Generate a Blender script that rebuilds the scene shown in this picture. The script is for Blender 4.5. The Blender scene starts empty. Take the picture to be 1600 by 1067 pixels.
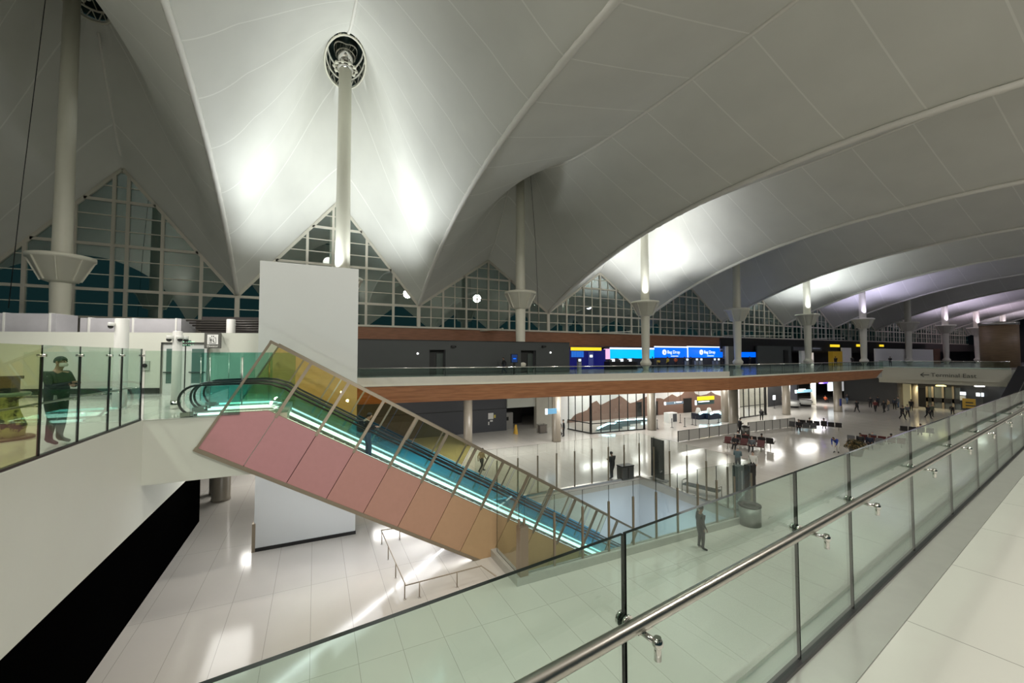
import bpy, bmesh, math, random
from mathutils import Vector, Matrix
random.seed(7)
R = math.radians
sc = bpy.context.scene
COL = sc.collection
# ------------------------------------------------------------------ camera
# world: X runs along the hall, Y across it, Z up, upper deck (level 6) at z = 0, lower hall floor at z = FL
EYE = 1.85; FL = -6.2; FOC = 630.0; HEAD = 64.0; PITCH = math.degrees(math.atan(22.5/FOC))
cam_d = bpy.data.cameras.new('camera'); cam = bpy.data.objects.new('camera', cam_d); COL.objects.link(cam)
cam.location = (0, 0, EYE); cam.rotation_euler = (R(90+PITCH), 0, R(HEAD-90))
cam_d.sensor_width = 36; cam_d.lens = FOC/1600*36; cam_d.clip_start = .05; cam_d.clip_end = 600
sc.camera = cam
# ------------------------------------------------------------------ world and exposure
w = bpy.data.worlds.new('night'); sc.world = w; w.use_nodes = True
w.node_tree.nodes['Background'].inputs[0].default_value = (.012, .03, .034, 1)
w.node_tree.nodes['Background'].inputs[1].default_value = 1.0
sc.view_settings.view_transform = 'Standard'; sc.view_settings.look = 'None'
sc.view_settings.gamma = 1; sc.view_settings.exposure = 0.0; sc.view_settings.use_curve_mapping = False
sc.cycles.transparent_max_bounces = 48      # many sheets of real glass stand one behind another
# ------------------------------------------------------------------ measured plan of the hall
MY, WY = 39.6, 49.0                      # far mast row, far window wall
NY = -6.4                                # near mast row
PIT = 18.3
ML = [-16.5+.2, 2.1] + [20.35 + 18.35*i for i in range(9)]     # masts along the hall
TALL = 2                                  # the first two bays are the high ones
VL = [-25.4, -7.2, 11.2, 29.5] + [29.5+18.35*i for i in range(1, 9)]
VH = [13.5, 19.0, 15.2, 13.5] + [13.5]*8
LIT = {1: ((.92, .98, 1), 1.0), 3: ((.94, .97, 1), 1.0), 5: ((.90, .96, 1), 1.0), 6: ((.70, .66, 1), .9), 8: ((.80, .70, 1), .9), 9: ((.90, .74, 1), .9), 10: ((.93, .8, 1), .8)}
def spot(name, loc, tgt, power, col, ang, blend=.6, size=.25):
    l = bpy.data.lights.new(name, 'SPOT'); l.energy = power; l.color = col; l.spot_size = R(ang); l.spot_blend = blend; l.shadow_soft_size = size
    o = bpy.data.objects.new(name, l); COL.objects.link(o); o.location = loc
    o.rotation_euler = (Vector(tgt)-Vector(loc)).to_track_quat('-Z', 'Y').to_euler(); return o
def area(name, loc, sx, sy, power, col=(1, 1, 1), rot=(0, 0, 0)):
    l = bpy.data.lights.new(name, 'AREA'); l.shape = 'RECTANGLE'; l.size = sx; l.size_y = sy; l.energy = power; l.color = col
    o = bpy.data.objects.new(name, l); COL.objects.link(o); o.location = loc; o.rotation_euler = rot; return o
for i, (c, k) in LIT.items():             # uplights standing in the mast cups
    for a in range(4):
        an = R(45+90*a); x = ML[i]+1.35*math.cos(an); y = MY+1.35*math.sin(an)
        pw = (4200 if i == 1 else 2700)*k
        spot('mast_uplight', (x, y, 9.3), (ML[i]+7*math.cos(an), MY+7*math.sin(an), 21.0), pw, c, 110, 1, .3)
    spot('mast_wash', (ML[i]-.9, MY-1.1, 9.2), (ML[i], MY, 14), 900*k, c, 70, .7, .1)
for i in range(0, 9):                     # added fill spots kept out of view, high over mid hall and near row
    zz = 20.5 if i < TALL else 17.2
    for y in ([10.0, -3.0] if i < 3 else [-3.0]):
        pw = ({0: 2700, 1: 3200, 2: 3200} if y > 0 else {0: 3800, 1: 7600, 2: 5500}).get(i, 5200 if i < 5 else 2200)
        spot('roof_fill_spot', (ML[i], y, zz), (ML[i], y+(5 if y > 0 else 12), FL), pw, (1, .955, .875) if i < 5 else (.93, .9, 1), 140, .6, 1.0)
for x in (-2, 6, 14, 22):                 # downlights of the far balcony's underside and lower lobby
    area('soffit_downlight', (x, 31, -1.25), 4, 1.2, 330, (1, .97, .92))
for x in (30, 38, 46, 54, 62):
    area('soffit_downlight', (x, 33, -1.25), 4, 1.2, 300, (1, .97, .92))
    area('soffit_downlight', (x, 39, -1.25), 4, 1.2, 240, (1, .97, .92))
for t_ in (-2.5, 2.0, 7.0):                # added unseen fill spots under the near walkway, lighting pier and lower hall
    spot('walkway_fill_spot', (t_*.991, .9+t_*.132, -1.15), (t_*.6, 17, -5), {-2.5: 260, 2.0: 560, 7.0: 350}[t_], (1, .97, .92), 125, .9, .07)
area('landing_downlight', (-3.0, 20.5, -2.0), 1.6, 3, 70, (1, .98, .94))
for x, y in ((-9, 12), (-10, 20), (-14, 16), (-7, 24)):
    spot('landing_ceiling_lamp', (x, y, 8.5), (x, y, 0), 1500, (1, .95, .88), 130, .6, .3)

# ------------------------------------------------------------------ materials
MATS = {}
def mat(name, col, rough=.5, metal=0, emit=None, es=0, noise=0, nscale=4, spec=None, bump=0, coat=0):
    if name in MATS: return MATS[name]
    m = bpy.data.materials.new(name); m.use_nodes = True; nt = m.node_tree; b = nt.nodes['Principled BSDF']
    b.inputs['Base Color'].default_value = (*col, 1); b.inputs['Roughness'].default_value = rough; b.inputs['Metallic'].default_value = metal
    if spec is not None: b.inputs['Specular IOR Level'].default_value = spec
    if coat: b.inputs['Coat Weight'].default_value = coat; b.inputs['Coat Roughness'].default_value = .05
    if emit: b.inputs['Emission Color'].default_value = (*emit, 1); b.inputs['Emission Strength'].default_value = es
    if noise or bump:
        tc = nt.nodes.new('ShaderNodeTexCoord'); n = nt.nodes.new('ShaderNodeTexNoise'); n.inputs['Scale'].default_value = nscale; n.inputs['Detail'].default_value = 5
        nt.links.new(tc.outputs['Object'], n.inputs['Vector'])
        if noise:
            r = nt.nodes.new('ShaderNodeMapRange'); r.inputs[3].default_value = 1-noise; r.inputs[4].default_value = 1+noise
            nt.links.new(n.outputs['Fac'], r.inputs[0])
            mx = nt.nodes.new('ShaderNodeVectorMath'); mx.operation = 'SCALE'; mx.inputs[0].default_value = col
            nt.links.new(r.outputs[0], mx.inputs['Scale']); nt.links.new(mx.outputs[0], b.inputs['Base Color'])
        if bump:
            bp = nt.nodes.new('ShaderNodeBump'); bp.inputs['Strength'].default_value = bump; nt.links.new(n.outputs['Fac'], bp.inputs['Height']); nt.links.new(bp.outputs[0], b.inputs['Normal'])
    MATS[name] = m; return m
def glass(name, tint, refl=.08, rough=.0):
    if name in MATS: return MATS[name]
    m = bpy.data.materials.new(name); m.use_nodes = True; nt = m.node_tree
    for n in list(nt.nodes): nt.nodes.remove(n)
    o = nt.nodes.new('ShaderNodeOutputMaterial'); t = nt.nodes.new('ShaderNodeBsdfTransparent'); g = nt.nodes.new('ShaderNodeBsdfGlossy')
    g.inputs['Roughness'].default_value = rough; t.inputs[0].default_value = (*tint, 1)
    lw = nt.nodes.new('ShaderNodeLayerWeight'); lw.inputs[0].default_value = .5
    pw = nt.nodes.new('ShaderNodeMath'); pw.operation = 'POWER'; pw.inputs[1].default_value = 4
    ma = nt.nodes.new('ShaderNodeMath'); ma.operation = 'MULTIPLY_ADD'; ma.inputs[1].default_value = .75; ma.inputs[2].default_value = refl; ma.use_clamp = True
    mx = nt.nodes.new('ShaderNodeMixShader')
    L = nt.links.new; L(lw.outputs['Facing'], pw.inputs[0]); L(pw.outputs[0], ma.inputs[0]); L(ma.outputs[0], mx.inputs[0]); L(t.outputs[0], mx.inputs[1]); L(g.outputs[0], mx.inputs[2]); L(mx.outputs[0], o.inputs[0])
    MATS[name] = m; return m
def tiles(name, col, mort, rough, w_, h_, msize, rot=0, off=0, offx=0):
    m = mat(name, col, rough); nt = m.node_tree; b = nt.nodes['Principled BSDF']; L = nt.links.new
    tc = nt.nodes.new('ShaderNodeTexCoord'); mp = nt.nodes.new('ShaderNodeMapping'); mp.inputs['Rotation'].default_value = (0, 0, rot); mp.inputs['Location'].default_value = (offx, off, 0)
    br = nt.nodes.new('ShaderNodeTexBrick'); br.offset = 0; br.inputs['Scale'].default_value = 1
    br.inputs['Brick Width'].default_value = w_; br.inputs['Row Height'].default_value = h_; br.inputs['Mortar Size'].default_value = msize; br.inputs['Mortar Smooth'].default_value = .2
    c2 = tuple(c*.965 for c in col)
    br.inputs['Color1'].default_value = (*col, 1); br.inputs['Color2'].default_value = (*c2, 1); br.inputs['Mortar'].default_value = (*mort, 1)
    L(tc.outputs['Object'], mp.inputs[0]); L(mp.outputs[0], br.inputs['Vector'])
    n = nt.nodes.new('ShaderNodeTexNoise'); n.inputs['Scale'].default_value = .6; n.inputs['Detail'].default_value = 6; L(tc.outputs['Object'], n.inputs['Vector'])
    r = nt.nodes.new('ShaderNodeMapRange'); r.inputs[3].default_value = .93; r.inputs[4].default_value = 1.05; L(n.outputs['Fac'], r.inputs[0])
    mx = nt.nodes.new('ShaderNodeVectorMath'); mx.operation = 'SCALE'; L(br.outputs['Color'], mx.inputs[0]); L(r.outputs[0], mx.inputs['Scale'])
    last = mx.outputs[0]
    L(last, b.inputs['Base Color'])
    r2 = nt.nodes.new('ShaderNodeMapRange'); r2.inputs[3].default_value = rough*.7; r2.inputs[4].default_value = rough*1.4; L(n.outputs['Fac'], r2.inputs[0]); L(r2.outputs[0], b.inputs['Roughness'])
    return m
def fabric_mat():
    m = mat('tent_fabric', (.68, .675, .62), .75); nt = m.node_tree; b = nt.nodes['Principled BSDF']; L = nt.links.new
    tc = nt.nodes.new('ShaderNodeTexCoord'); sx = nt.nodes.new('ShaderNodeSeparateXYZ'); L(tc.outputs['Object'], sx.inputs[0])
    a = nt.nodes.new('ShaderNodeMath'); a.operation = 'ADD'; a.inputs[1].default_value = 375-13.05; L(sx.outputs['Y'], a.inputs[0])
    d = nt.nodes.new('ShaderNodeMath'); d.operation = 'DIVIDE'; d.inputs[1].default_value = 3.75; L(a.outputs[0], d.inputs[0])
    f = nt.nodes.new('ShaderNodeMath'); f.operation = 'FRACT'; L(d.outputs[0], f.inputs[0])
    p = nt.nodes.new('ShaderNodeMath'); p.operation = 'PINGPONG'; p.inputs[1].default_value = .5; L(f.outputs[0], p.inputs[0])
    lt = nt.nodes.new('ShaderNodeMath'); lt.operation = 'LESS_THAN'; lt.inputs[1].default_value = .011; L(p.outputs[0], lt.inputs[0])
    n = nt.nodes.new('ShaderNodeTexNoise'); n.inputs['Scale'].default_value = .35; n.inputs['Detail'].default_value = 8; L(tc.outputs['Object'], n.inputs['Vector'])
    r = nt.nodes.new('ShaderNodeMapRange'); r.inputs[3].default_value = .9; r.inputs[4].default_value = 1.08; L(n.outputs['Fac'], r.inputs[0])
    mx = nt.nodes.new('ShaderNodeMix'); mx.data_type = 'RGBA'; mx.inputs[6].default_value = (.68, .675, .62, 1); mx.inputs[7].default_value = (.80, .795, .74, 1); L(lt.outputs[0], mx.inputs[0])
    sc_ = nt.nodes.new('ShaderNodeVectorMath'); sc_.operation = 'SCALE'; L(mx.outputs[2], sc_.inputs[0]); L(r.outputs[0], sc_.inputs['Scale']); L(sc_.outputs[0], b.inputs['Base Color'])
    return m
def wood_mat(name, c1, c2, rough=.5):
    m = mat(name, c1, rough); nt = m.node_tree; b = nt.nodes['Principled BSDF']; L = nt.links.new
    tc = nt.nodes.new('ShaderNodeTexCoord'); mp = nt.nodes.new('ShaderNodeMapping'); mp.inputs['Scale'].default_value = (.5, .5, 9); L(tc.outputs['Object'], mp.inputs[0])
    n = nt.nodes.new('ShaderNodeTexNoise'); n.inputs['Scale'].default_value = 1.6; n.inputs['Detail'].default_value = 4; L(mp.outputs[0], n.inputs['Vector'])
    cr = nt.nodes.new('ShaderNodeValToRGB'); cr.color_ramp.elements[0].color = (*c1, 1); cr.color_ramp.elements[1].color = (*c2, 1); cr.color_ramp.elements[0].position = .38; cr.color_ramp.elements[1].position = .62
    L(n.outputs['Fac'], cr.inputs[0]); L(cr.outputs[0], b.inputs['Base Color']); return m
M_FAB = fabric_mat()
M_FLOOR = tiles('lower_floor_tiles', (.54, .515, .47), (.34, .32, .285), .11, 1.15, 4.6, .008, off=2.3)
M_DECK = tiles('upper_deck_tiles', (.64, .64, .58), (.28, .28, .25), .16, 1.37, 2.6, .004, R(-7.6), off=1.72, offx=.21)
M_DECK2 = tiles('far_deck_tiles', (.40, .41, .40), (.3, .3, .3), .15, 1.2, 1.2, .008)
M_WHITE = mat('white_plaster', (.57, .585, .52), .6, noise=.03, nscale=.8)
M_PIER = mat('pale_grey_paint', (.58, .60, .585), .55, noise=.02, nscale=.5)
M_STEEL = mat('brushed_steel', (.52, .49, .45), .28, 1, noise=.06, nscale=30)
M_POLISH = mat('polished_steel', (.72, .70, .67), .12, 1)
M_BAND = mat('satin_steel_band', (.62, .60, .52), .4, .3, noise=.06, nscale=3)
M_CURB = mat('steel_floor_strip', (.46, .46, .42), .3, .35, noise=.08, nscale=6)
M_BRONZE = mat('bronze_metal', (.33, .28, .21), .4, .8)
M_CREAM = mat('cream_painted_steel', (.66, .64, .53), .45)
M_FRAME = mat('window_frame_paint', (.60, .57, .48), .5)
M_MAST = mat('mast_paint', (.70, .68, .57), .4, noise=.02, nscale=2)
M_ROPE = mat('white_rope', (.78, .76, .70), .6)
M_BLACK = mat('black', (.006, .006, .006), .4)
M_BGLASS = mat('black_gloss', (.0015, .0015, .0015), .9, spec=0.0)
M_RUB = mat('handrail_rubber', (.01, .012, .015), .3)
M_DARK = mat('dark_grey_hoarding', (.050, .056, .055), .55, noise=.06, nscale=1)
M_DARKB = mat('charcoal_panel', (.065, .068, .078), .5, noise=.08, nscale=1)
M_WOOD = wood_mat('wood_fascia', (.235, .095, .038), (.33, .145, .062))
M_WOOD2 = wood_mat('wood_wall', (.20, .085, .04), (.28, .12, .06))
M_STONE = mat('travertine', (.50, .47, .40), .5, noise=.12, nscale=1.2)
M_COLUMN = mat('column_stone', (.25, .22, .175), .3, noise=.12, nscale=2.5)
M_GRAIL = glass('green_rail_glass', (.865, .965, .92), .03)
M_GEDGE = mat('glass_edge', (.006, .012, .01), .06, spec=.6)
M_GCLEAR = glass('clear_glass', (.955, .975, .965), .04)
M_GTEAL = glass('teal_glass', (.80, .94, .905), .07)
M_GLEFT = glass('pale_green_glass', (.84, .92, .86), .06)
M_GOLIVE = glass('olive_glass', (.82, .86, .66), .07)
M_GCYAN = glass('cyan_balustrade_glass', (.88, .97, .96), .03)
M_GBLUE = glass('blue_balustrade_glass', (.80, .93, .97), .03)
M_GAMBER = glass('amber_glass', (.985, .84, .57), .04)
M_GYEL = glass('pale_yellow_glass', (.96, .96, .86), .04)
M_WIN = glass('window_glass', (.30, .62, .56), .42)
M_STRIP = mat('light_strip', (1, 1, 1), .5, emit=(.74, 1, .90), es=1.7)
M_STRIPB = mat('light_strip_blue', (1, 1, 1), .5, emit=(.45, .9, 1), es=5)
M_LAMP = mat('lamp_white', (1, 1, 1), .5, emit=(1, .97, .9), es=18)
M_SCREEN = mat('screen_blue', (.0, .1, .6), .3, emit=(.0, .12, .95), es=1.25)
M_CYAN = mat('screen_cyan', (.0, .4, .7), .3, emit=(.0, .42, .95), es=1.1)
M_NAVY = mat('navy_board', (.005, .008, .09), .4, emit=(.0, .0, .12), es=.6)
M_YEL = mat('yellow_lit', (.9, .6, .0), .4, emit=(1, .72, .03), es=.9)
M_YBOARD = mat('yellow_board', (.62, .38, .05), .6)
M_WLIT = mat('white_lit', (.9, .9, .9), .4, emit=(.85, .95, 1), es=1.1)
M_GSIGN = mat('sign_grey', (.12, .16, .19), .4, emit=(.12, .2, .28), es=.5)
M_WPAINT = mat('white_counter', (.75, .75, .72), .35)
M_LETTER = mat('dark_lettering', (.05, .055, .045), .5)
M_BIN = mat('bin_metal', (.12, .12, .11), .4, .6)
# ------------------------------------------------------------------ builders
ORG = {}
def put(o, parent=None, org=(0, 0, 0)):
    COL.objects.link(o)
    if parent is not None: o.parent = parent
    ORG[o.name] = Vector(org); return o
class MB:
    def __init__(s): s.v = []; s.f = []; s.m = []; s.sm = []
    def add(s, vs, fs, mi=0, smooth=False):
        n = len(s.v); s.v += [Vector(v) for v in vs]; s.f += [tuple(i+n for i in f) for f in fs]; s.m += [mi]*len(fs); s.sm += [smooth]*len(fs); return s
    def box(s, x0, x1, y0, y1, z0, z1, mi=0):
        v = [(x, y, z) for x in (x0, x1) for y in (y0, y1) for z in (z0, z1)]
        return s.add(v, [(0, 1, 3, 2), (4, 6, 7, 5), (0, 4, 5, 1), (2, 3, 7, 6), (0, 2, 6, 4), (1, 5, 7, 3)], mi)
    def bar(s, a, b, w_, h_, mi=0, up=(0, 0, 1)):      # box section beam from a to b
        a = Vector(a); b = Vector(b); d = (b-a).normalized(); u = Vector(up)
        if abs(d.dot(u)) > .99: u = Vector((1, 0, 0))
        sd = d.cross(u).normalized()*w_/2; uu = sd.cross(d).normalized()*h_/2
        v = [p+i*sd+j*uu for p in (a, b) for i in (-1, 1) for j in (-1, 1)]
        return s.add(v, [(0, 1, 3, 2), (4, 6, 7, 5), (0, 4, 5, 1), (2, 3, 7, 6), (0, 2, 6, 4), (1, 5, 7, 3)], mi)
    def tube(s, pts, r, n=10, mi=0, closed=False, lobes=0, twist=0):
        pts = [Vector(p) for p in pts]; k = len(pts); base = len(s.v); prev = None; L_ = 0
        for i, p in enumerate(pts):
            d = (pts[(i+1) % k]-pts[i-1]) if (closed or 0 < i < k-1) else (pts[1]-pts[0] if i == 0 else pts[-1]-pts[-2])
            d.normalize()
            if prev is None:
                u = Vector((0, 0, 1)); u = Vector((1, 0, 0)) if abs(d.z) > .95 else u
            else: u = prev
            a = (u-d*u.dot(d)).normalized(); prev = a; b = d.cross(a)
            rr = r[i] if isinstance(r, (list, tuple)) else r
            if i: L_ += (pts[i]-pts[i-1]).length
            for j in range(n):
                t = 2*math.pi*j/n; q = rr*(1+(.16*math.cos(lobes*t+twist*L_) if lobes else 0))
                s.v.append(p+a*math.cos(t)*q+b*math.sin(t)*q)
        for i in range(k if closed else k-1):
            for j in range(n):
                i2 = (i+1) % k; s.f.append((base+i*n+j, base+i*n+(j+1) % n, base+i2*n+(j+1) % n, base+i2*n+j)); s.m.append(mi); s.sm.append(True)
        if not closed:
            s.f.append(tuple(base+j for j in range(n))[::-1]); s.f.append(tuple(base+(k-1)*n+j for j in range(n))); s.m += [mi]*2; s.sm += [False]*2
        return s
    def lathe(s, x, y, prof, n=32, mi=0, cap=True):    # prof: (radius, z)
        base = len(s.v)
        for r, z in prof:
            for j in range(n):
                t = 2*math.pi*j/n; s.v.append(Vector((x+r*math.cos(t), y+r*math.sin(t), z)))
        for i in range(len(prof)-1):
            for j in range(n):
                s.f.append((base+i*n+j, base+i*n+(j+1) % n, base+(i+1)*n+(j+1) % n, base+(i+1)*n+j)); s.m.append(mi); s.sm.append(True)
        if cap:
            s.f.append(tuple(base+j for j in range(n))[::-1]); s.f.append(tuple(base+(len(prof)-1)*n+j for j in range(n))); s.m += [mi]*2; s.sm += [False]*2
        return s
    def ball(s, c, r, n=12, mi=0, sz=1):
        prof = [(r*math.sin(math.pi*i/8)+1e-4, c[2]-r*sz*math.cos(math.pi*i/8)) for i in range(9)]
        return s.lathe(c[0], c[1], prof, n, mi, False)
    def prism(s, poly, z0, z1, mi=0, mis=None):         # polygon in plan, extruded
        n = len(poly); b = len(s.v)
        s.v += [Vector((x, y, z0)) for x, y in poly]+[Vector((x, y, z1)) for x, y in poly]
        s.f += [tuple(range(b, b+n))[::-1], tuple(range(b+n, b+2*n))]; s.m += [mi, mi]
        for i in range(n): s.f.append((b+i, b+(i+1) % n, b+n+(i+1) % n, b+n+i)); s.m.append(mi if mis is None else mis)
        s.sm += [False]*(n+2); return s
    def xz(s, poly, y0, y1, mi=0, edge=None):           # polygon in (x, z), extruded along y
        n = len(poly); b = len(s.v)
        s.v += [Vector((x, y0, z)) for x, z in poly]+[Vector((x, y1, z)) for x, z in poly]
        s.f += [tuple(range(b, b+n)), tuple(range(b+n, b+2*n))[::-1]]; s.m += [mi, mi]
        for i in range(n): s.f.append((b+i, b+n+i, b+n+(i+1) % n, b+(i+1) % n)); s.m.append(mi if edge is None else edge)
        s.sm += [False]*(n+2); return s
    def pane(s, a, b, z0, z1, t=.02, mi=0, edge=1):     # upright glass sheet between plan points a and b with its own edge material
        a = Vector((a[0], a[1])); b = Vector((b[0], b[1])); d = (b-a).normalized(); nn = Vector((-d.y, d.x))*t/2
        v = [(p.x, p.y, z) for p in (a-nn, b-nn, b+nn, a+nn) for z in (z0, z1)]
        s.add(v, [(0, 2, 3, 1), (4, 6, 7, 5)], mi); return s.add(v, [(1, 3, 5, 7), (0, 6, 4, 2), (0, 1, 7, 6), (2, 4, 5, 3)], edge)
    def build(s, name, mats, parent=None, world=True):
        if not isinstance(mats, (list, tuple)): mats = [mats]
        org = ORG[parent.name] if (parent is not None and world) else Vector((0, 0, 0))
        me = bpy.data.meshes.new(name); me.from_pydata([v-org for v in s.v], [], s.f)
        for m_ in mats: me.materials.append(m_)
        me.polygons.foreach_set('material_index', s.m); me.polygons.foreach_set('use_smooth', s.sm)
        bm = bmesh.new(); bm.from_mesh(me); bmesh.ops.recalc_face_normals(bm, faces=bm.faces); bm.to_mesh(me); bm.free(); me.update()
        o = bpy.data.objects.new(name, me); return put(o, parent, org)
def tag(o, label, cat, group=None, kind=None):
    o['label'] = label; o['category'] = cat
    if group: o['group'] = group
    if kind: o['kind'] = kind
    return o
def thing(name, label, cat, loc=(0, 0, 0), rz=0, group=None):
    o = bpy.data.objects.new(name, None); o.empty_display_size = .2; o.location = loc; o.rotation_euler = (0, 0, rz)
    put(o, None, loc); return tag(o, label, cat, group)
def struct(o): o['kind'] = 'structure'; return o
def copy_tree(o, parent=None):
    c = o.copy(); COL.objects.link(c); c.parent = parent; ORG[c.name] = ORG[o.name].copy()
    for ch in [q for q in o.children]: copy_tree(ch, c)
    return c
def text(body, size, m, parent, loc, rot, name='lettering', ext=.01, align='LEFT'):
    c = bpy.data.curves.new(name, 'FONT'); c.body = body; c.size = size; c.extrude = ext; c.align_x = align
    tmp = bpy.data.objects.new(name, c); COL.objects.link(tmp); dg = bpy.context.evaluated_depsgraph_get()
    me = bpy.data.meshes.new_from_object(tmp.evaluated_get(dg)); bpy.data.objects.remove(tmp); me.materials.clear(); me.materials.append(m)
    o = bpy.data.objects.new(name, me); o.location = Vector(loc)-(ORG[parent.name] if parent else Vector()); o.rotation_euler = rot
    return put(o, parent)
# a point of the photograph (1600 x 1067) taken onto a plane of the hall
_pr = R(PITCH); _h = R(HEAD)
_F = Vector((math.cos(_h)*math.cos(_pr), math.sin(_h)*math.cos(_pr), math.sin(_pr))); _Rt = Vector((math.sin(_h), -math.cos(_h), 0)); _U = _Rt.cross(_F)
CAMP = Vector((0, 0, EYE))
def ray(px, py): return _F*FOC+_Rt*(px-800)+_U*(533.5-py)
def onz(px, py, z=FL): d = ray(px, py); return CAMP+d*((z-EYE)/d.z)
def ony(px, py, y): d = ray(px, py); return CAMP+d*(y/d.y)
def onx(px, py, x): d = ray(px, py); return CAMP+d*(x/d.x)
def onx_(px): d = ray(px, 560); return d.x*(46.9/d.y)
# ================================================================== THE SETTING
def bay_of(x):
    for i in range(len(ML)):
        if VL[i] <= x <= VL[i+1]: return i
    return 0 if x < VL[0] else len(ML)-1
def valley_h(k, y): u = abs(y-16.6); return EYE+VH[k]-(VH[k]-6.1)*(min(u, 32.4)/32.4)**2.2
def mast_top(i): return EYE+(27.3 if i < TALL else 21.2)
EL = lambda i: 2.15 if i < TALL else 1.5
RING = lambda i: 1.75 if i < TALL else 1.3
def ridge_base(i, y):
    u = abs(y-16.6); t = i < TALL; R0, Rm, Rw = (21.8, 23.6, 17.35) if t else (16.9, 17.9, 12.6)
    if u < 23: return EYE+R0+(Rm-R0)*(u/23)**2.2
    return EYE+Rm+(Rw-Rm)*min(1, (u-23)/9.4)
def fabric_z(i, x, y):
    xm = ML[i]; k = i if x < xm else i+1; xv = VL[k]; t = 1-abs(x-xm)/abs(xv-xm)
    rb = ridge_base(i, y); v = valley_h(k, y)
    wall = max(0, (abs(y-16.6)-26)/6.4); p = (1.14+.75*math.exp(-((abs(y-16.6)-21.5)/6)**2))*(1-wall)+wall
    z = v+(rb-v)*max(t, 0)**p
    for my in (MY, NY):
        d = math.hypot(x-xm, (y-my)/EL(i))
        lam = 3.0 if i < TALL else 2.4
        f = math.exp(-max(0, d-RING(i))/lam)
        f *= max(0, min(1, t*3.5)) * (1-wall)
        z += (mast_top(i)-z)*f
    return z
ylist = [-14+.42*j for j in range(151)]; ylist = [y for y in ylist if y < WY-.1]+[WY]
for i in range(len(ML)):
    xs = []
    n1 = 30 if i < 5 else 18
    for a, b in ((VL[i], ML[i]), (ML[i], VL[i+1])):
        for j in range(n1): xs.append(a+(b-a)*j/n1)
    xs.append(VL[i+1]); nx = len(xs); V = []; F = []
    for y in ylist:
        for x in xs: V.append([x, y, fabric_z(i, x, y)])
    for j in range(len(ylist)-1):
        for k in range(nx-1):
            cx = (xs[k]+xs[k+1])/2; cy = (ylist[j]+ylist[j+1])/2
            if min(math.hypot(cx-ML[i], (cy-MY)/EL(i)), math.hypot(cx-ML[i], (cy-NY)/EL(i))) < RING(i): continue
            F.append((j*nx+k, j*nx+k+1, (j+1)*nx+k+1, (j+1)*nx+k))
    for v in V:
        for my in (MY, NY):
            d = math.hypot(v[0]-ML[i], (v[1]-my)/EL(i))
            if d < RING(i)+.2 and d > .05: s_ = RING(i)/d; v[0] = ML[i]+(v[0]-ML[i])*s_; v[1] = my+(v[1]-my)*s_; v[2] = mast_top(i)
    mb = MB(); mb.v = [Vector(v) for v in V]; mb.f = F; mb.m = [0]*len(F); mb.sm = [True]*len(F)
    struct(mb.build('ceiling', M_FAB))
# cables laced along the valleys and over the ridges
for k in range(1, len(VL)):
    pts = [(VL[k], y, valley_h(k, y)-.12) for y in [WY-.3-.5*j for j in range(int((WY+10)/.5))]]
    m = MB().tube(pts, .19 if k < 5 else .16, 12 if k < 4 else 8, lobes=3 if k < 4 else 0, twist=5.0)
    struct(m.build('trim_valley_cable', M_ROPE))
for i in range(len(ML)):
    RE = RING(i)*EL(i); ys = [MY-RE-.1-.5*j for j in range(int((MY-NY-2*RE-.6)/.5)+1)]
    struct(MB().tube([(ML[i], y, fabric_z(i, ML[i], y)-.06) for y in ys], .11, 8).build('trim_ridge_cable', M_ROPE))
    ys = [MY+RE+.1+.4*j for j in range(int((WY-MY-RE-.3)/.4))]
    struct(MB().tube([(ML[i], y, fabric_z(i, ML[i], y)-.06) for y in ys], .09, 8).build('trim_ridge_cable', M_ROPE))
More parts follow.
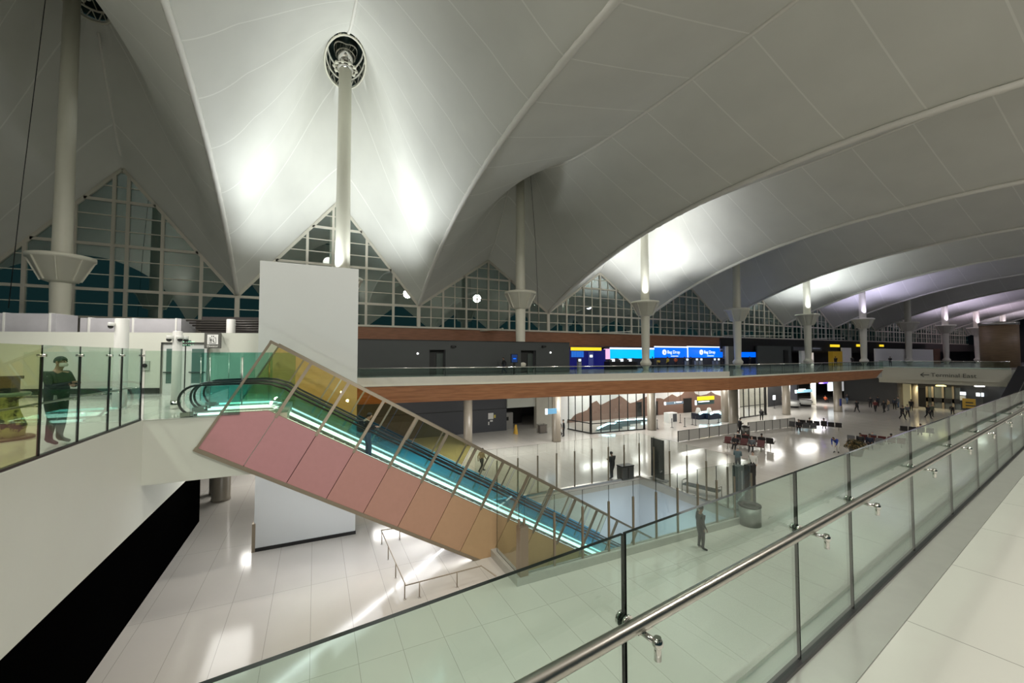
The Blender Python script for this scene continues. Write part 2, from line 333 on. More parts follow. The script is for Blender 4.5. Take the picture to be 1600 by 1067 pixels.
# gabled window wall, one bay per mast
SILL = 5.35; ZV = EYE+6.1
def gable(i, x):
    pk = ridge_base(i, WY); xv = VL[i] if x < ML[i] else VL[i+1]
    return pk+(ZV-pk)*abs(x-ML[i])/abs(xv-ML[i])
for i in range(len(ML)):
    y = WY-.15; tall = i < TALL; pk = ridge_base(i, WY); fr = MB(); th = MB()
    a, b, c = VL[i], ML[i], VL[i+1]
    W = .26 if tall else .22
    cols = [b-.5, b+.5] if tall else [b]
    st = 3.05
    for s in (-1, 1):
        for q in range(1, 4): 
            x = b+s*(.0 if not tall else 0)+s*st*q
            if a+.5 < x < c-.5: cols.append(x)
    for x in cols: fr.box(x-W/2, x+W/2, y-.12, y+.12, SILL, gable(i, x)-.1)
    if not tall or True:
        for s in (-1, 1):
            for q in range(4):
                x = b+s*(st*q+st/2)
                if a+.3 < x < c-.3 and not tall: th.box(x-.04, x+.04, y-.05, y+.05, SILL, gable(i, x)-.1)
    rows = [EYE+6.0, EYE+10.1]+([EYE+14.2] if tall else [])
    for z in rows:
        hw = [x for x in [a+(c-a)*j/400 for j in range(401)] if gable(i, x) > z]
        if hw: fr.box(min(hw), max(hw), y-.1, y+.1, z-W/2, z+W/2)
    zs = [SILL+1.2]; z = EYE+6.0
    for lo, hi in zip(rows, rows[1:]+[pk]):
        n = 3
        for q in range(1, n): zs.append(lo+4.1*q/3)
    for z in zs:
        hw = [x for x in [a+(c-a)*j/400 for j in range(401)] if gable(i, x) > z]
        if hw and max(hw)-min(hw) > .5: th.box(min(hw), max(hw), y-.04, y+.04, z-.04, z+.04)
    for p, q in ((a, b), (b, c)): fr.bar((p, y, gable(i, p)-.05), (q, y, gable(i, q)-.05), .2, .28)
    fr.box(a-.2, a+.2, y-.15, y+.15, SILL, ZV); fr.box(a, c, y-.2, y+.2, SILL-.2, SILL+.06)
    w_ = struct(MB().xz([(a, SILL), (c, SILL), (c, ZV), (b, pk), (a, ZV)], WY-.1, WY-.06).build('window_%d' % (i+1), M_WIN))
    fr.build('window_frame', M_FRAME, w_, world=False); th.build('glazing_bar', M_CREAM, w_, world=False)
# lower hall floor with the escalator well
HX0, HX1, HY0, HY1 = 6.75, 19.4, 13.1, 20.55
f = MB()
for x0, x1, y0, y1 in ((-40, HX0, -20, 56), (HX1, 186, -20, 56), (HX0, HX1, -20, HY0), (HX0, HX1, HY1, 56)): f.box(x0, x1, y0, y1, FL-.4, FL)
struct(f.build('floor', M_FLOOR))
M_WELL = mat('well_wall_paint', (.58, .62, .66), .3)
struct(MB().box(HX0-.2, HX0, HY0-.2, HY1+.2, -11.6, FL-.4).box(HX1, HX1+.2, HY0-.2, HY1+.2, -11.6, FL-.4).box(HX0, HX1, HY0-.2, HY0, -11.6, FL-.4).box(HX0, HX1, HY1, HY1+.2, -11.6, FL-.4).build('wall_well', M_WELL))
struct(MB().box(HX0-.2, HX1+8, HY0-.2, HY1+.2, -11.8, -11.6).build('floor_well', mat('well_floor', (.30, .36, .42), .2)))
area('well_lamp', (16, 17, -6.5), 3, 3, 160, (.75, .88, 1))
# decks of level 6
EDGE = [(-2.0, 26.65), (2.3, 26.2), (31.9, 23.1), (69.2, 27.3)]
struct(MB().prism([(-.8, 24.5)]+[(-.8, 26.7)]+EDGE+[(80, 32), (185, 32), (185, 51), (-40, 51), (-40, 24.5)], -1.06, 0).build('floor_far_deck', [M_DECK2]))
struct(MB().prism([(-40, 2.5), (-4.45, 2.5), (-4.45, 15.2), (-.8, 15.2), (-.8, 24.5), (-40, 24.5)], -1.88, -.005, 0, 1).build('floor_left_deck', [tiles('left_deck_tiles', (.55, .56, .53), (.35, .36, .34), .10, 1.2, 1.2, .006), M_WHITE]))
struct(MB().box(-4.75, -4.44, 2.4, 24.5, -3.0, -.02).build('wall_left_fascia', M_WHITE))
struct(MB().box(-5.2, -4.95, 2.4, 24.6, FL, -3.0).box(-5.2, -4.75, 2.4, 24.5, -3.02, -2.98).build('wall_left_black', M_BGLASS))
for (x0, y0), (x1, y1) in zip(EDGE, EDGE[1:]):
    d = Vector((x1-x0, y1-y0)).normalized(); n = Vector((d.y, -d.x)); q = .16
    P = lambda x, y, k: (x+n.x*k, y+n.y*k)
    if x1 < 60:
        poly = [P(x0, y0, 0), P(x1, y1, 0), P(x1, y1, q), P(x0, y0, q)]
        struct(MB().prism(poly, -1.08, -.04).build('trim_wood_fascia', M_WOOD))
    else:   # the fascia ends on a slant where the pale bridge begins
        v = [(x0, y0, -1.08), (x1-3, y1-.35, -1.08), (x1, y1, -.04), (x0, y0, -.04)]
        vv = [Vector(p) for p in v]+[Vector((p[0]+n.x*q, p[1]+n.y*q, p[2])) for p in v]
        m = MB(); m.add(vv, [(0, 1, 2, 3), (7, 6, 5, 4), (0, 4, 5, 1), (1, 5, 6, 2), (2, 6, 7, 3), (3, 7, 4, 0)]); struct(m.build('trim_wood_fascia', M_WOOD))
    struct(MB().prism([P(x0, y0, 0), P(x1, y1, 0), P(x1, y1, .2), P(x0, y0, .2)], -.03, .10).build('trim_deck_nosing', M_CREAM))
# far walls
struct(MB().box(-5, 66, WY-.35, WY, 3.3, SILL-.15).build('wall_wood_band', M_WOOD2))
struct(MB().box(66, 185, WY-.35, WY, 3.1, SILL-.15).build('wall_dark_band', mat('dark_taupe', (.09, .075, .07), .6)))
struct(MB().box(-40, -5, WY-.35, WY, 0, SILL-.15).build('wall_left_band', mat('taupe', (.16, .14, .12), .6)))
struct(MB().box(-5, 185, 50.6, 51, 0, 5.3).build('wall_counter_hall', mat('near_black_wall', (.02, .02, .024), .5)))
struct(MB().box(-5, 185, WY-.3, 51, 3.15, 3.3).build('ceiling_counter_hall', mat('counter_soffit', (.12, .10, .1), .6)))
struct(MB().box(184, 185, -14, 51, FL, 24).build('wall_end', mat('end_wall', (.05, .045, .05), .7)))
struct(MB().box(-40, 160, 48.4, 49, FL, -1.06).build('wall_lower_far', mat('lower_wall', (.10, .095, .09), .6)))
struct(MB().box(onx_(946), onx_(1184), 46.96, 47.1, 0, 3.25).build('wall_screen_backing', mat('near_black_wall', (.02, .02, .024), .5)))
struct(MB().box(60, 135, 44.61, 44.8, 2.5, 4.8).build('trim_shop_fascia', M_BLACK))
# pale bridge across the far end, with its lettering
BA, BB = Vector((80.0, 32.0)), Vector((83.0, 19.1))
bd = (BB-BA).normalized(); bn = Vector((-bd.y, bd.x)); bn = bn if bn.x > 0 else -bn
q = [BA, BB, BB+bn*8, BA+bn*8]; 
M_BRIDGE = mat('bridge_paint', (.50, .49, .41), .55)
br = struct(MB().prism([tuple(p) for p in q], -1.75, .05).prism([tuple(p) for p in (BA+bn*.3, BB+bn*.3-bd*.4, BB+bn*7, BA+bn*7)], -2.3, -1.75).build('floor_far_bridge', M_BRIDGE))
tz = math.atan2(bd.y, bd.x)
p0 = BA+bd*4.6-bn*.03
sg = thing('bridge_lettering', 'dark Terminal East wayfinding letters with arrow on the pale bridge front', 'sign', (p0.x, p0.y, -1.1))
text('Terminal East', .80, M_LETTER, sg, (p0.x+bd.x*1.15, p0.y+bd.y*1.15, -1.2), (R(90), 0, tz))
t3 = lambda s_, z: (p0.x+bd.x*s_, p0.y+bd.y*s_, z)
MB().bar(t3(.1, -.95), t3(1.0, -.95), .05, .1).bar(t3(.08, -.97), t3(.45, -.65), .05, .1).bar(t3(.08, -.93), t3(.45, -1.25), .05, .1).build('arrow', M_LETTER, sg)
# pale pier with its black plinth
struct(MB().box(-2.15, 1.75, 19.8, 23.4, FL, 5.87).build('wall_pier', M_PIER))
struct(MB().box(-2.18, 1.77, 19.76, 23.44, FL, FL+.14).build('baseboard_pier', M_BLACK))
struct(MB().box(-2.22, -2.10, 19.74, 20.0, FL, FL+1.15).build('trim_corner_guard', M_BRONZE))
# our own walkway (turned 7.6 degrees from the hall)
BT = R(7.6); U = Vector((math.cos(BT), math.sin(BT), 0)); N = Vector((-math.sin(BT), math.cos(BT), 0))
def tw(t, d, z=0): return U*t+N*d+Vector((0, 0, z))
def slab(t0, t1, d0, d1, z0, z1, name, m):
    v = [tw(t, d, z) for t in (t0, t1) for d in (d0, d1) for z in (z0, z1)]
    return struct(MB().add(v, [(0, 1, 3, 2), (4, 6, 7, 5), (0, 4, 5, 1), (2, 3, 7, 6), (0, 2, 6, 4), (1, 5, 7, 3)]).build(name, m))
slab(-3.6, 62, -5, .88, -.9, 0, 'floor_walkway', M_DECK)
slab(-3.6, 62, .88, 1.24, -.9, .004, 'trim_walkway_strip', M_CURB)
slab(-3.6, 62, 1.24, 1.27, -.95, .03, 'trim_walkway_fascia', M_STEEL)

# ------------------------------------------------------------------ masts
cupn = ['far left', 'second', 'third', 'fourth', 'fifth', 'sixth', 'seventh', 'eighth', 'ninth', 'tenth', 'eleventh']
mlab = {0: 'cream mast with wide cup at the far left, unlit, in front of the gabled window',
        1: 'thick pale mast brightly lit, rising behind the tall grey pier to the big steel head',
        2: 'slender cream mast with unlit cup standing above the dark grey hoarding',
        3: 'cream mast with floodlit top, its foot standing before the blue and cyan screens',
        4: 'unlit cream mast just right of the blue screens, half hidden by the roof edge',
        5: 'floodlit cream mast beside the small shop with white pillars',
        6: 'mast with a violet glow at its cup, left of the long white hoarding',
        7: 'dim grey mast rising behind the long white hoarding',
        8: 'mast with lilac lit foot right of the long white hoarding',
        9: 'mast with lilac lit foot directly left of the round brown tower',
        10: 'most distant mast, rising behind the round brown tower'}
for i in range(len(ML)):
    r = .66 if i == 1 else .53; top = 28.3 if i < TALL else 22.0
    t = thing('mast', mlab[i], 'mast', (ML[i], MY, 0), group='masts along the far side of the hall')
    MB().lathe(ML[i], MY, [(r*.62, 0), (r*.62, .3), (r*.95, .55), (r*1.3, .75), (r*1.35, 1.0), (r*1.0, 1.25), (r*.86, 1.4), (r*.92, 2.4), (r*1.07, 7.2), (r*1.02, 9), (r*.9, 18), (r*.84, top)], 40).build('shaft', M_MAST, t)
    cup = MB().lathe(ML[i], MY, [(r*1.05, 7.0), (.95, 7.15), (1.62, 8.62), (1.76, 8.66), (1.76, 8.92), (1.62, 8.95), (1.5, 8.8), (r, 8.5)], 40).build('cup', M_MAST, t)
    rb = MB()
    for a in range(8):
        an = 2*math.pi*a/8+.2; c_, s_ = math.cos(an), math.sin(an)
        rb.bar((ML[i]+c_*1.0, MY+s_*1.0, 7.15), (ML[i]+c_*1.70, MY+s_*1.70, 8.66), .06, .10)
    rb.build('cup_rib', M_MAST, cup)
    if i < 8:
        cx, cy = ML[i], MY
        mh = MB().lathe(cx, cy, [(r*.84, top), (r*1.1, top+.1), (r*1.0, top+.35), (r*.7, top+.5), (r*.75, top+.7)], 24).build('mast_head', M_POLISH if i == 1 else M_STEEL, t)
        hd = MB()
        for a in range(10):
            an = 2*math.pi*a/10; hd.ball((cx+math.cos(an)*(r+.28), cy+math.sin(an)*(r+.28), top+.2), .17, 10)
            hd.bar((cx+math.cos(an)*r*.8, cy+math.sin(an)*r*.8, top+.2), (cx+math.cos(an)*(r+.28), cy+math.sin(an)*(r+.28), top+.2), .07, .07)
        hd.tube([(cx+(r+.28)*math.cos(2*math.pi*a/24), cy+(r+.28)*math.sin(2*math.pi*a/24), top+.2) for a in range(24)], .05, 6, closed=True).build('lamp_cluster', M_CREAM, mh)
        MB().lathe(cx, cy, [(r*.8, top+.7), (r*1.35, top+1.3), (r*1.65, top+2.2), (r*1.6, top+2.9), (r*1.1, top+3.5), (.1, top+3.8)], 28).build('dome', M_POLISH, t)
        rg = MB(); rr = RING(i); z0 = mast_top(i)-.25; z1 = mast_top(i)+1.5
        for z, r2 in ((z0, rr), (z0+.85, rr*.97), (z1, rr*.9)): rg.tube([(cx+r2*math.cos(2*math.pi*a/32), cy+r2*EL(i)*math.sin(2*math.pi*a/32), z) for a in range(32)], .085, 8, closed=True)
        for a in range(16):
            p = lambda q, z, r2: (cx+r2*math.cos(2*math.pi*q/16), cy+r2*EL(i)*math.sin(2*math.pi*q/16), z)
            rg.bar(p(a, z0, rr), p(a+.5, z0+.85, rr*.97), .06, .06).bar(p(a+.5, z0+.85, rr*.97), p(a+1, z0, rr), .06, .06)
            rg.bar(p(a, z0+.85, rr*.97), p(a+.5, z1, rr*.9), .06, .06)
        rg.build('lattice_ring', M_CREAM, t)
        hm_ = MB().lathe(cx, cy, [(rr*1.02, mast_top(i)+.1), (rr*1.0, z1), (rr*.9, z1+1.4), (.05, z1+2.8)], 32, cap=False)
        for v_ in hm_.v: v_.y = cy+(v_.y-cy)*EL(i)
        hm_.build('ring_hood', mat('dark_hood', (.03, .05, .045), .3), t)
# thin hanging cables beside two masts
for i, dx, lab in ((0, -1.9, 'thin dark cable hanging left of the far left mast'), (2, 1.6, 'thin dark cable hanging right of the slender mast above the hoarding')):
    tag(MB().tube([(ML[i]+dx*.4, MY-1.2, mast_top(i)-1.2), (ML[i]+dx*.8, MY-1.2, 14), (ML[i]+dx, MY-1.3, 5)], .025, 6).build('hanging_cable', M_BLACK), lab, 'cable')
# ================================================================== FOREGROUND RAILING
t = thing('glass_balustrade', 'long glass balustrade with steel handrail in the foreground along the walkway', 'railing', tuple(tw(0, 1.12)))
js = [-3.5, -.16, 1.28, 2.82, 3.70, 5.26, 6.83, 8.4, 9.97]+[9.97+1.57*i for i in range(1, 30)]
js = [-3.5, -1.8, 1.28, 2.82, 3.70]+[3.70+1.57*i for i in range(1, 33)]
for a, b in zip(js, js[1:]):
    p, q = tw(a+.006, 1.12), tw(b-.006, 1.12)
    MB().pane((p.x, p.y), (q.x, q.y), -.02, 1.14, .017).build('glass_panel', [M_GRAIL, M_GEDGE], t)
MB().tube([tw(-3.3+.5*i, 1.03, .84) for i in range(110)], .026, 20).build('handrail', M_STEEL, t)
MB().bar(tw(-3.5, 1.12, .0), tw(53, 1.12, .0), .05, .05).build('base_channel', M_BLACK, t)
for j in js[2:20]:
    b = MB()
    for s_ in (-1, 1):
        c0 = tw(j, 1.12+s_*.011, .80); c1 = tw(j, 1.12+s_*.023, .80)
        b.tube([c0, c1], .028, 20).tube([c1, tw(j, 1.12+s_*.030, .80)], .018, 16)
    b.tube([tw(j, 1.09, .80), tw(j, .955, .80)], .011, 12)
    b.tube([tw(j, .965, .822), tw(j, .965, .74)], .0135, 12).ball(tw(j, .965, .80), .021, 12).tube([tw(j, 1.03, .818), tw(j, 1.03, .795)], .01, 10).bar(tw(j-.04, 1.03, .815), tw(j+.04, 1.03, .815), .03, .006)
    b.build('rail_bracket', M_POLISH, t)
# ================================================================== RAILING ON THE FAR DECK
def far_rail(name, label, pts, n_per=2.4, band=True, h=1.07, gm=M_GRAIL, off=.06):
    t = thing(name, label, 'railing', (pts[0][0], pts[0][1], 0))
    for (x0, y0), (x1, y1) in zip(pts, pts[1:]):
        L_ = math.hypot(x1-x0, y1-y0); n = max(1, int(round(L_/n_per)))
        for k in range(n):
            a = (x0+(x1-x0)*k/n, y0+(y1-y0)*k/n); b = (x0+(x1-x0)*(k+1)/n-(x1-x0)/L_*.02, y0+(y1-y0)*(k+1)/n-(y1-y0)/L_*.02)
            MB().pane(a, b, .5 if band else .03, h, .02).build('glass_panel', [gm, M_GEDGE], t)
        if band: MB().bar((x0, y0, .31), (x1, y1, .31), .06, .42).build('steel_band', M_BAND, t)
        MB().tube([(x0, y0, h+.01), (x1, y1, h+.01)], .035, 8).build('top_rail', M_POLISH, t)
    return t
far_rail('glass_balustrade', 'glass railing over a steel band on the wood-faced far balcony, nearer straight run', [(-2, 26.5), (2.3, 26.05), (31.9, 22.95)])
far_rail('glass_balustrade', 'glass railing on the far balcony beyond the bend, above the wood fascia', [(31.9, 22.95), (69.2, 27.15)], band=False)
far_rail('glass_balustrade', 'glass railing on top of the pale Terminal East bridge', [(80.05, 31.9), (82.95, 19.2)], band=False)
# ================================================================== TALL GLASS ALONG THE LEFT DECK
t = thing('glass_screen', 'tall pale green glass screen on the left deck in front of the standing guard', 'glass screen', (-4.5, 2.6, 0))
def px_y(px, x=-4.5): d = ray(px, 640); return CAMP.y+d.y*(x/d.x)
ys = [2.6, 3.9, 5.2, 6.5, px_y(-60), px_y(62), px_y(122), px_y(168.5), px_y(188), px_y(219), 15.1]
for k, (a, b) in enumerate(zip(ys, ys[1:])):
    MB().pane((-4.5, a+.008), (-4.5, b-.008), .02, 2.05, .018).build('glass_panel', [M_GOLIVE if k < 5 else M_GLEFT, M_GEDGE], t)
    if k: 
        MB().box(-4.52, -4.48, a-.012, a+.012, .02, 1.85).build('joint_profile', M_BLACK, t)
        MB().tube([(-4.44, a, 1.86), (-4.56, a, 1.86)], .03, 12).build('clamp', M_POLISH, t)
        MB().tube([(-4.52, a, .93), (-4.70, a, .93)], .012, 8).ball((-4.70, a, .93), .025, 8).build('rail_bracket', M_POLISH, t)
MB().tube([(-4.66, ys[4]-3, .95), (-4.66, 15.0, .95)], .022, 10).build('handrail', M_STEEL, t)
MB().box(-4.54, -4.46, 2.6, 15.15, 0, .04).build('base_channel', M_BLACK, t)
t = thing('glass_screen', 'teal tinted glass screen beside the head of the escalators', 'glass screen', (-4.4, 15.16, 0))
for k, (a, b) in enumerate(((-4.42, -3.35),)):
    MB().pane((a, 15.16), (b, 15.16), .02, 2.0, .018).build('glass_panel', [M_GLEFT, M_GEDGE], t)
for y_, x0 in ((17.4, -3.3), (18.9, -2.6), (20.5, -4.2)):
    for k in range(2):
        a = x0+k*.95; MB().pane((a, y_), (a+.93, y_), .02, 1.98, .018).build('teal_panel', [M_GTEAL, M_GEDGE], t)
        MB().tube([(a, y_-.04, .02), (a, y_-.04, 1.8)], .02, 8).build('post', M_STEEL, t)
MB().pane((-3.35, 15.16), (-2.1, 15.16), .02, 1.95, .018).build('teal_panel', [M_GTEAL, M_GEDGE], t)
# ================================================================== ESCALATORS IN THEIR TINTED GLASS HOUSING
C30, S30 = math.cos(R(30)), math.sin(R(30)); A0 = (-3.17, -.94)
PS, PF = 15.2, 18.8
def sp(s, n, y=PS): return Vector((A0[0]+s*C30+n*S30, y, A0[1]-s*S30+n*C30))
def s2(s, n): v = sp(s, n); return (v.x, v.z)
NT, NB, STP, SEND = 3.75, 1.803, 1.372, 19.2
hs = thing('escalator_housing', 'long sloping escalator housing with pink to ochre side panels and tinted glass', 'housing', (-3.17, PS, -.94))
ramp = [(.46, .225, .235), (.46, .225, .235), (.46, .228, .225), (.46, .235, .205), (.455, .245, .19), (.455, .26, .175), (.455, .28, .165), (.455, .30, .16), (.445, .315, .15), (.42, .32, .14), (.39, .32, .13), (.35, .32, .12), (.33, .31, .12), (.31, .30, .12)]
nj = 14
ZK = .08
M_GBL2 = glass('sky_blue_glass', (.42, .80, .96), .05)
for k in range(nj):
    a, b = STP*k, min(STP*(k+1), SEND); g = .011
    def side(y0, y1, nm, m_):
        if k == 0:
            # flat head of the first panel
            n0 = (ZK-A0[1])/C30
            poly = [s2(a+g, 0), s2(b-g, 0), s2(b-g, NB), s2(1.083, NB), s2(a+g, n0+.0)]
        else: poly = [s2(a+g, 0), s2(b-g, 0), s2(b-g, NB), s2(a+g, NB)]
        return MB().xz(poly, y0, y1).build(nm, m_, hs)
    o = side(PS-.03, PS+.02, 'side_panel', mat('panel_enamel_%d' % k, ramp[k], .45, noise=.05, nscale=6))
    o['label'] = 'pink side panel' if k < 4 else ('tan side panel' if k < 9 else 'olive side panel')
MB().xz([s2(0, .02), s2(SEND, .02), s2(SEND, NB-.02), s2(1.083, NB-.02), s2(.02, 1.15)], PS+.02, PS+.06).build('panel_backing', mat('joint_shadow', (.10, .03, .03), .7), hs)
MB().xz([s2(0, 0), s2(SEND, 0), s2(SEND, NB), s2(1.083, NB), s2(.0, 1.17)], PF, PF+.05).build('far_side_panel', mat('panel_enamel_far', (.45, .27, .2), .5), hs)
MB().add([sp(0, 0, PS), sp(SEND, 0, PS), sp(SEND, 0, PF), sp(0, 0, PF), sp(0, .05, PS), sp(SEND, .05, PS), sp(SEND, .05, PF), sp(0, .05, PF)], [(0, 3, 2, 1), (4, 5, 6, 7), (0, 1, 5, 4), (2, 3, 7, 6), (1, 2, 6, 5), (0, 4, 7, 3)]).build('soffit', mat('housing_soffit', (.3, .28, .26), .5), hs)
M_UNDER = mat('underside_light', (1, 1, 1), .5, emit=(.93, .95, 1), es=26)
for y_ in (15.3, 17.5): MB().tube([sp(.6, -.03, y_), sp(10.2, -.03, y_)], .02, 8).build('underside_light', M_UNDER, hs)
for q in range(3): v_ = sp(3+2.6*q, -.12, 17); area('underside_lamp', tuple(v_), 2, 1.5, 24, (.93, .95, 1), (0, R(30), 0))
MB().bar(sp(-.05, -.03), sp(SEND, -.03), .12, .12).build('bottom_rail', M_BRONZE, hs)
MB().bar(sp(-.05, -.03, PF), sp(SEND, -.03, PF), .12, .12).build('bottom_rail', M_BRONZE, hs)
for y_ in (PS, PF):
    MB().bar(sp(-.04, NT), sp(SEND, NT), .09, .13, up=(0, 1, 0)).build('top_rail', M_BRONZE, hs) if y_ == PS else MB().bar(sp(-.04, NT, PF), sp(SEND, NT, PF), .07, .1, up=(0, 1, 0)).build('top_rail', M_BRONZE, hs)
MB().bar(sp(0, 0), sp(0, NT), .07, .09, up=(0, 1, 0)).build('end_post', M_BRONZE, hs)
MB().bar(sp(0, 1.3, PF), sp(0, NT, PF), .06, .06, up=(0, 1, 0)).build('end_post', M_BRONZE, hs)
n0 = (ZK-A0[1])/C30
MB().bar(sp(.0, n0), sp(1.083, NB), .05, .05, up=(0, 1, 0)).bar(sp(1.083, NB), sp(SEND, NB), .05, .05, up=(0, 1, 0)).build('sill_rail', M_BRONZE, hs)
for k in range(nj):
    a, b = STP*k, min(STP*(k+1), SEND)
    pl = [s2(a+.03, NB if k else n0+.03), s2(b-.03, NB), s2(b-.03, NT-.05), s2(a+.03, NT-.05)]
    if k == 0: pl = [s2(.03, n0+.03), s2(1.083, NB), s2(b-.03, NB), s2(b-.03, NT-.05), s2(.03, NT-.05)]
    MB().xz(pl, PS-.01, PS+.01, 0, 1).build('glass_pane', [M_GYEL if k < 3 else M_GCLEAR, M_GEDGE], hs)
    mg = M_GAMBER if k < 5 else (M_GYEL if k > 6 else glass('fading_amber_glass', (.84, .80, .50), .06))
    if k < 3: MB().xz(pl, PF-.01, PF+.01, 0, 1).build('glass_pane', [mg, M_GEDGE], hs)
    else:
        nb = NB+.85; MB().xz([s2(a+.03, NB+.03), s2(b-.03, NB+.03), s2(b-.03, nb), s2(a+.03, nb)], PF-.01, PF+.01, 0, 1).build('lower_glass_pane', [M_GBL2, M_GEDGE], hs)
        MB().xz([s2(a+.03, nb+.02), s2(b-.03, nb+.02), s2(b-.03, NT-.05), s2(a+.03, NT-.05)], PF-.01, PF+.01, 0, 1).build('glass_pane', [mg, M_GEDGE], hs)
    MB().bar(sp(b, NB-.1), sp(b, NT), .10, .07, up=(0, 1, 0)).build('mullion', M_BRONZE, hs)
    MB().bar(sp(b-.3, NB+.1, PF), sp(b-.3, NT, PF), .07, .05, up=(0, 1, 0)).build('mullion', M_BRONZE, hs)
# the two escalators
def esc(y0, label, gm, gm2):
    t = thing('escalator', label, 'escalator', (-1.33, y0, 0), group=None)
    KX = -1.33; LB = 16.0
    def tread(x): return 0 if x < KX else -(x-KX)*math.tan(R(30))
    # treads
    m = MB(); x = KX; z = 0; run = .40; rise = run*math.tan(R(30)); prof = [(-2.9, -.12), (-2.9, -.01), (KX, -.01)]
    while x < LB: x += run; z -= rise; prof += [(x-run+.001, z-.02) if False else (x-run, z), (x, z)]
    top = prof[1:]; m2 = MB(); vs = []
    for (px_, pz_) in top: vs += [(px_, y0+.28, pz_-.03), (px_, y0+1.27, pz_-.03)]
    m2.add(vs, [(2*i, 2*i+1, 2*i+3, 2*i+2) for i in range(len(top)-1)])
    m2.build('steps', mat('step_metal', (.42, .46, .47), .4, .5), t)
    for q, yb in enumerate((y0+.12, y0+1.43)):
        g = gm if q == 0 else gm2
        # glass balustrade below the handrail
        xe = LB; pf = [(-3.25, .12), (-1.4, .12)]+[(KX+.25, tread(KX+.25)+.14)]+[(xe, tread(xe)+.14), (xe, tread(xe)+.90), (KX+.55, tread(KX+.55)+.93), (KX+.1, .90), (-3.25, .90), (-3.47, .75), (-3.55, .52), (-3.47, .28)]
        bal = MB().xz(pf, yb-.006, yb+.006, 0, 1).build('balustrade', [g, M_GEDGE], t)
        hr = []
        for k in range(13):
            an = R(-100-160*k/12); hr.append((-3.22+.47*math.cos(an), yb, .49+.46*math.sin(an)))
        hr = [(-2.6, yb, .03)]+hr
        hr += [(-2.6, yb, .96), (-1.7, yb, .97), (KX, yb, .93), (KX+.45, yb, .76), (KX+.8, yb, tread(KX+.8)+.96), (xe, yb, tread(xe)+.96)]
        MB().tube(hr, .036, 10).build('handrail', M_RUB, bal)
        for dy in (-.05,):
            st = [(-3.2, yb+dy, .06), (KX-.2, yb+dy, .06), (KX+.15, yb+dy, -.03), (xe, yb+dy, tread(xe)+.055)]
            MB().tube(st, .036, 8).build('light_strip', M_STRIP, t)
        MB().xz([(-3.5, -.1), (KX, -.1), (xe, tread(xe)-.25), (xe, tread(xe)+.02), (KX, .03), (-3.5, .03)], yb-.1, yb+.1).build('skirt', M_STEEL, t)
        MB().box(-3.62, -3.3, yb-.1, yb+.1, 0, .14).build('newel_base', M_STEEL, t)
    return t
esc(15.28, 'near escalator running down behind the pink panels, black handrails and glowing skirt strips', M_GCYAN, M_GCYAN)
esc(17.05, 'far escalator of the pair, beside the tall grey pier', M_GBLUE, M_GBLUE)
area('skirt_glow', (2.5, 17, .6), 6, .3, 30, (.6, .95, 1), (0, R(30), 0))
# ================================================================== WELL IN THE LOWER FLOOR
t = thing('well_balustrade', 'tall clear glass screen with slim posts around the escalator well', 'glass screen', (HX0, HY0, FL))
cb = MB()
for x0, x1, y0, y1, nm in ((HX0-.3, HX1+.25, HY0-.28, HY0-.02, 0), (HX0-.3, HX0-.02, HY0-.02, HY1+.02, 0), (HX0-.3, HX1+.25, HY1+.02, HY1+.22, 1), (HX1+.02, HX1+.25, HY0-.02, HY1+.02, 1)):
    MB().box(x0, x1, y0, y1, FL, FL+(.30 if nm == 0 else .12)).build('curb', M_CURB if nm == 0 else M_STEEL, t)
def wrun(a, b, n, base, h=2.9, ph=2.25):
    for k in range(n):
        p = (a[0]+(b[0]-a[0])*k/n, a[1]+(b[1]-a[1])*k/n); q = (a[0]+(b[0]-a[0])*(k+1)/n, a[1]+(b[1]-a[1])*(k+1)/n)
        d = Vector((q[0]-p[0], q[1]-p[1])).normalized()*.012
        MB().pane((p[0]+d.x, p[1]+d.y), (q[0]-d.x, q[1]-d.y), FL+base, FL+h, .02).build('glass_panel', [M_GCLEAR, M_GEDGE], t)
        MB().box(p[0]-.035, p[0]+.035, p[1]-.035, p[1]+.035, FL+base, FL+ph).build('post', M_BRONZE, t)
wrun((HX0+.05, HY0-.14), (HX1+.1, HY0-.14), 10, .3)
wrun((HX1+.1, HY0-.14), (HX1+.1, HY1+.1), 6, .12)
wrun((HX1+.1, HY1+.1), (HX0+1.1, HY1+.1), 9, .12)
wrun((HX0-.15, HY0-.14), (HX0-.15, PS-.3), 1, .3)
MB().box(HX0-.18, HX0+.14, HY0-.3, HY0+.02, FL+.3, FL+2.0).build('corner_plate', M_BRONZE, t)
# low cane rail on the floor beneath the escalator
t = thing('floor_barrier', 'low dark metal barrier rail on the tiles beneath the escalator slope', 'barrier', tuple(onz(629, 922)))
zr = FL+.52
cor = [onz(640, 822.5, zr), onz(595.6, 828.4, zr), onz(634, 914.5, zr), onz(752, 884, zr), onz(775, 900, zr)]
MB().tube(cor, .022, 8).build('rail', M_BRONZE, t)
for (a, b) in ((611, 837), (597, 846), (607, 868), (617, 892), (629, 921.8), (654, 927), (709, 912), (760, 905)):
    pass
def along(a, b, fs):
    for f_ in fs:
        p = a.lerp(b, f_); MB().tube([(p.x, p.y, FL), (p.x, p.y, zr)], .02, 8).build('post', M_BRONZE, t); MB().lathe(p.x, p.y, [(.05, FL), (.05, FL+.015), (.02, FL+.02)], 12).build('foot', M_STEEL, t)
along(cor[0], cor[1], (.35,)); along(cor[1], cor[2], (.04, .35, .66, .97)); along(cor[2], cor[3], (.17, .66))
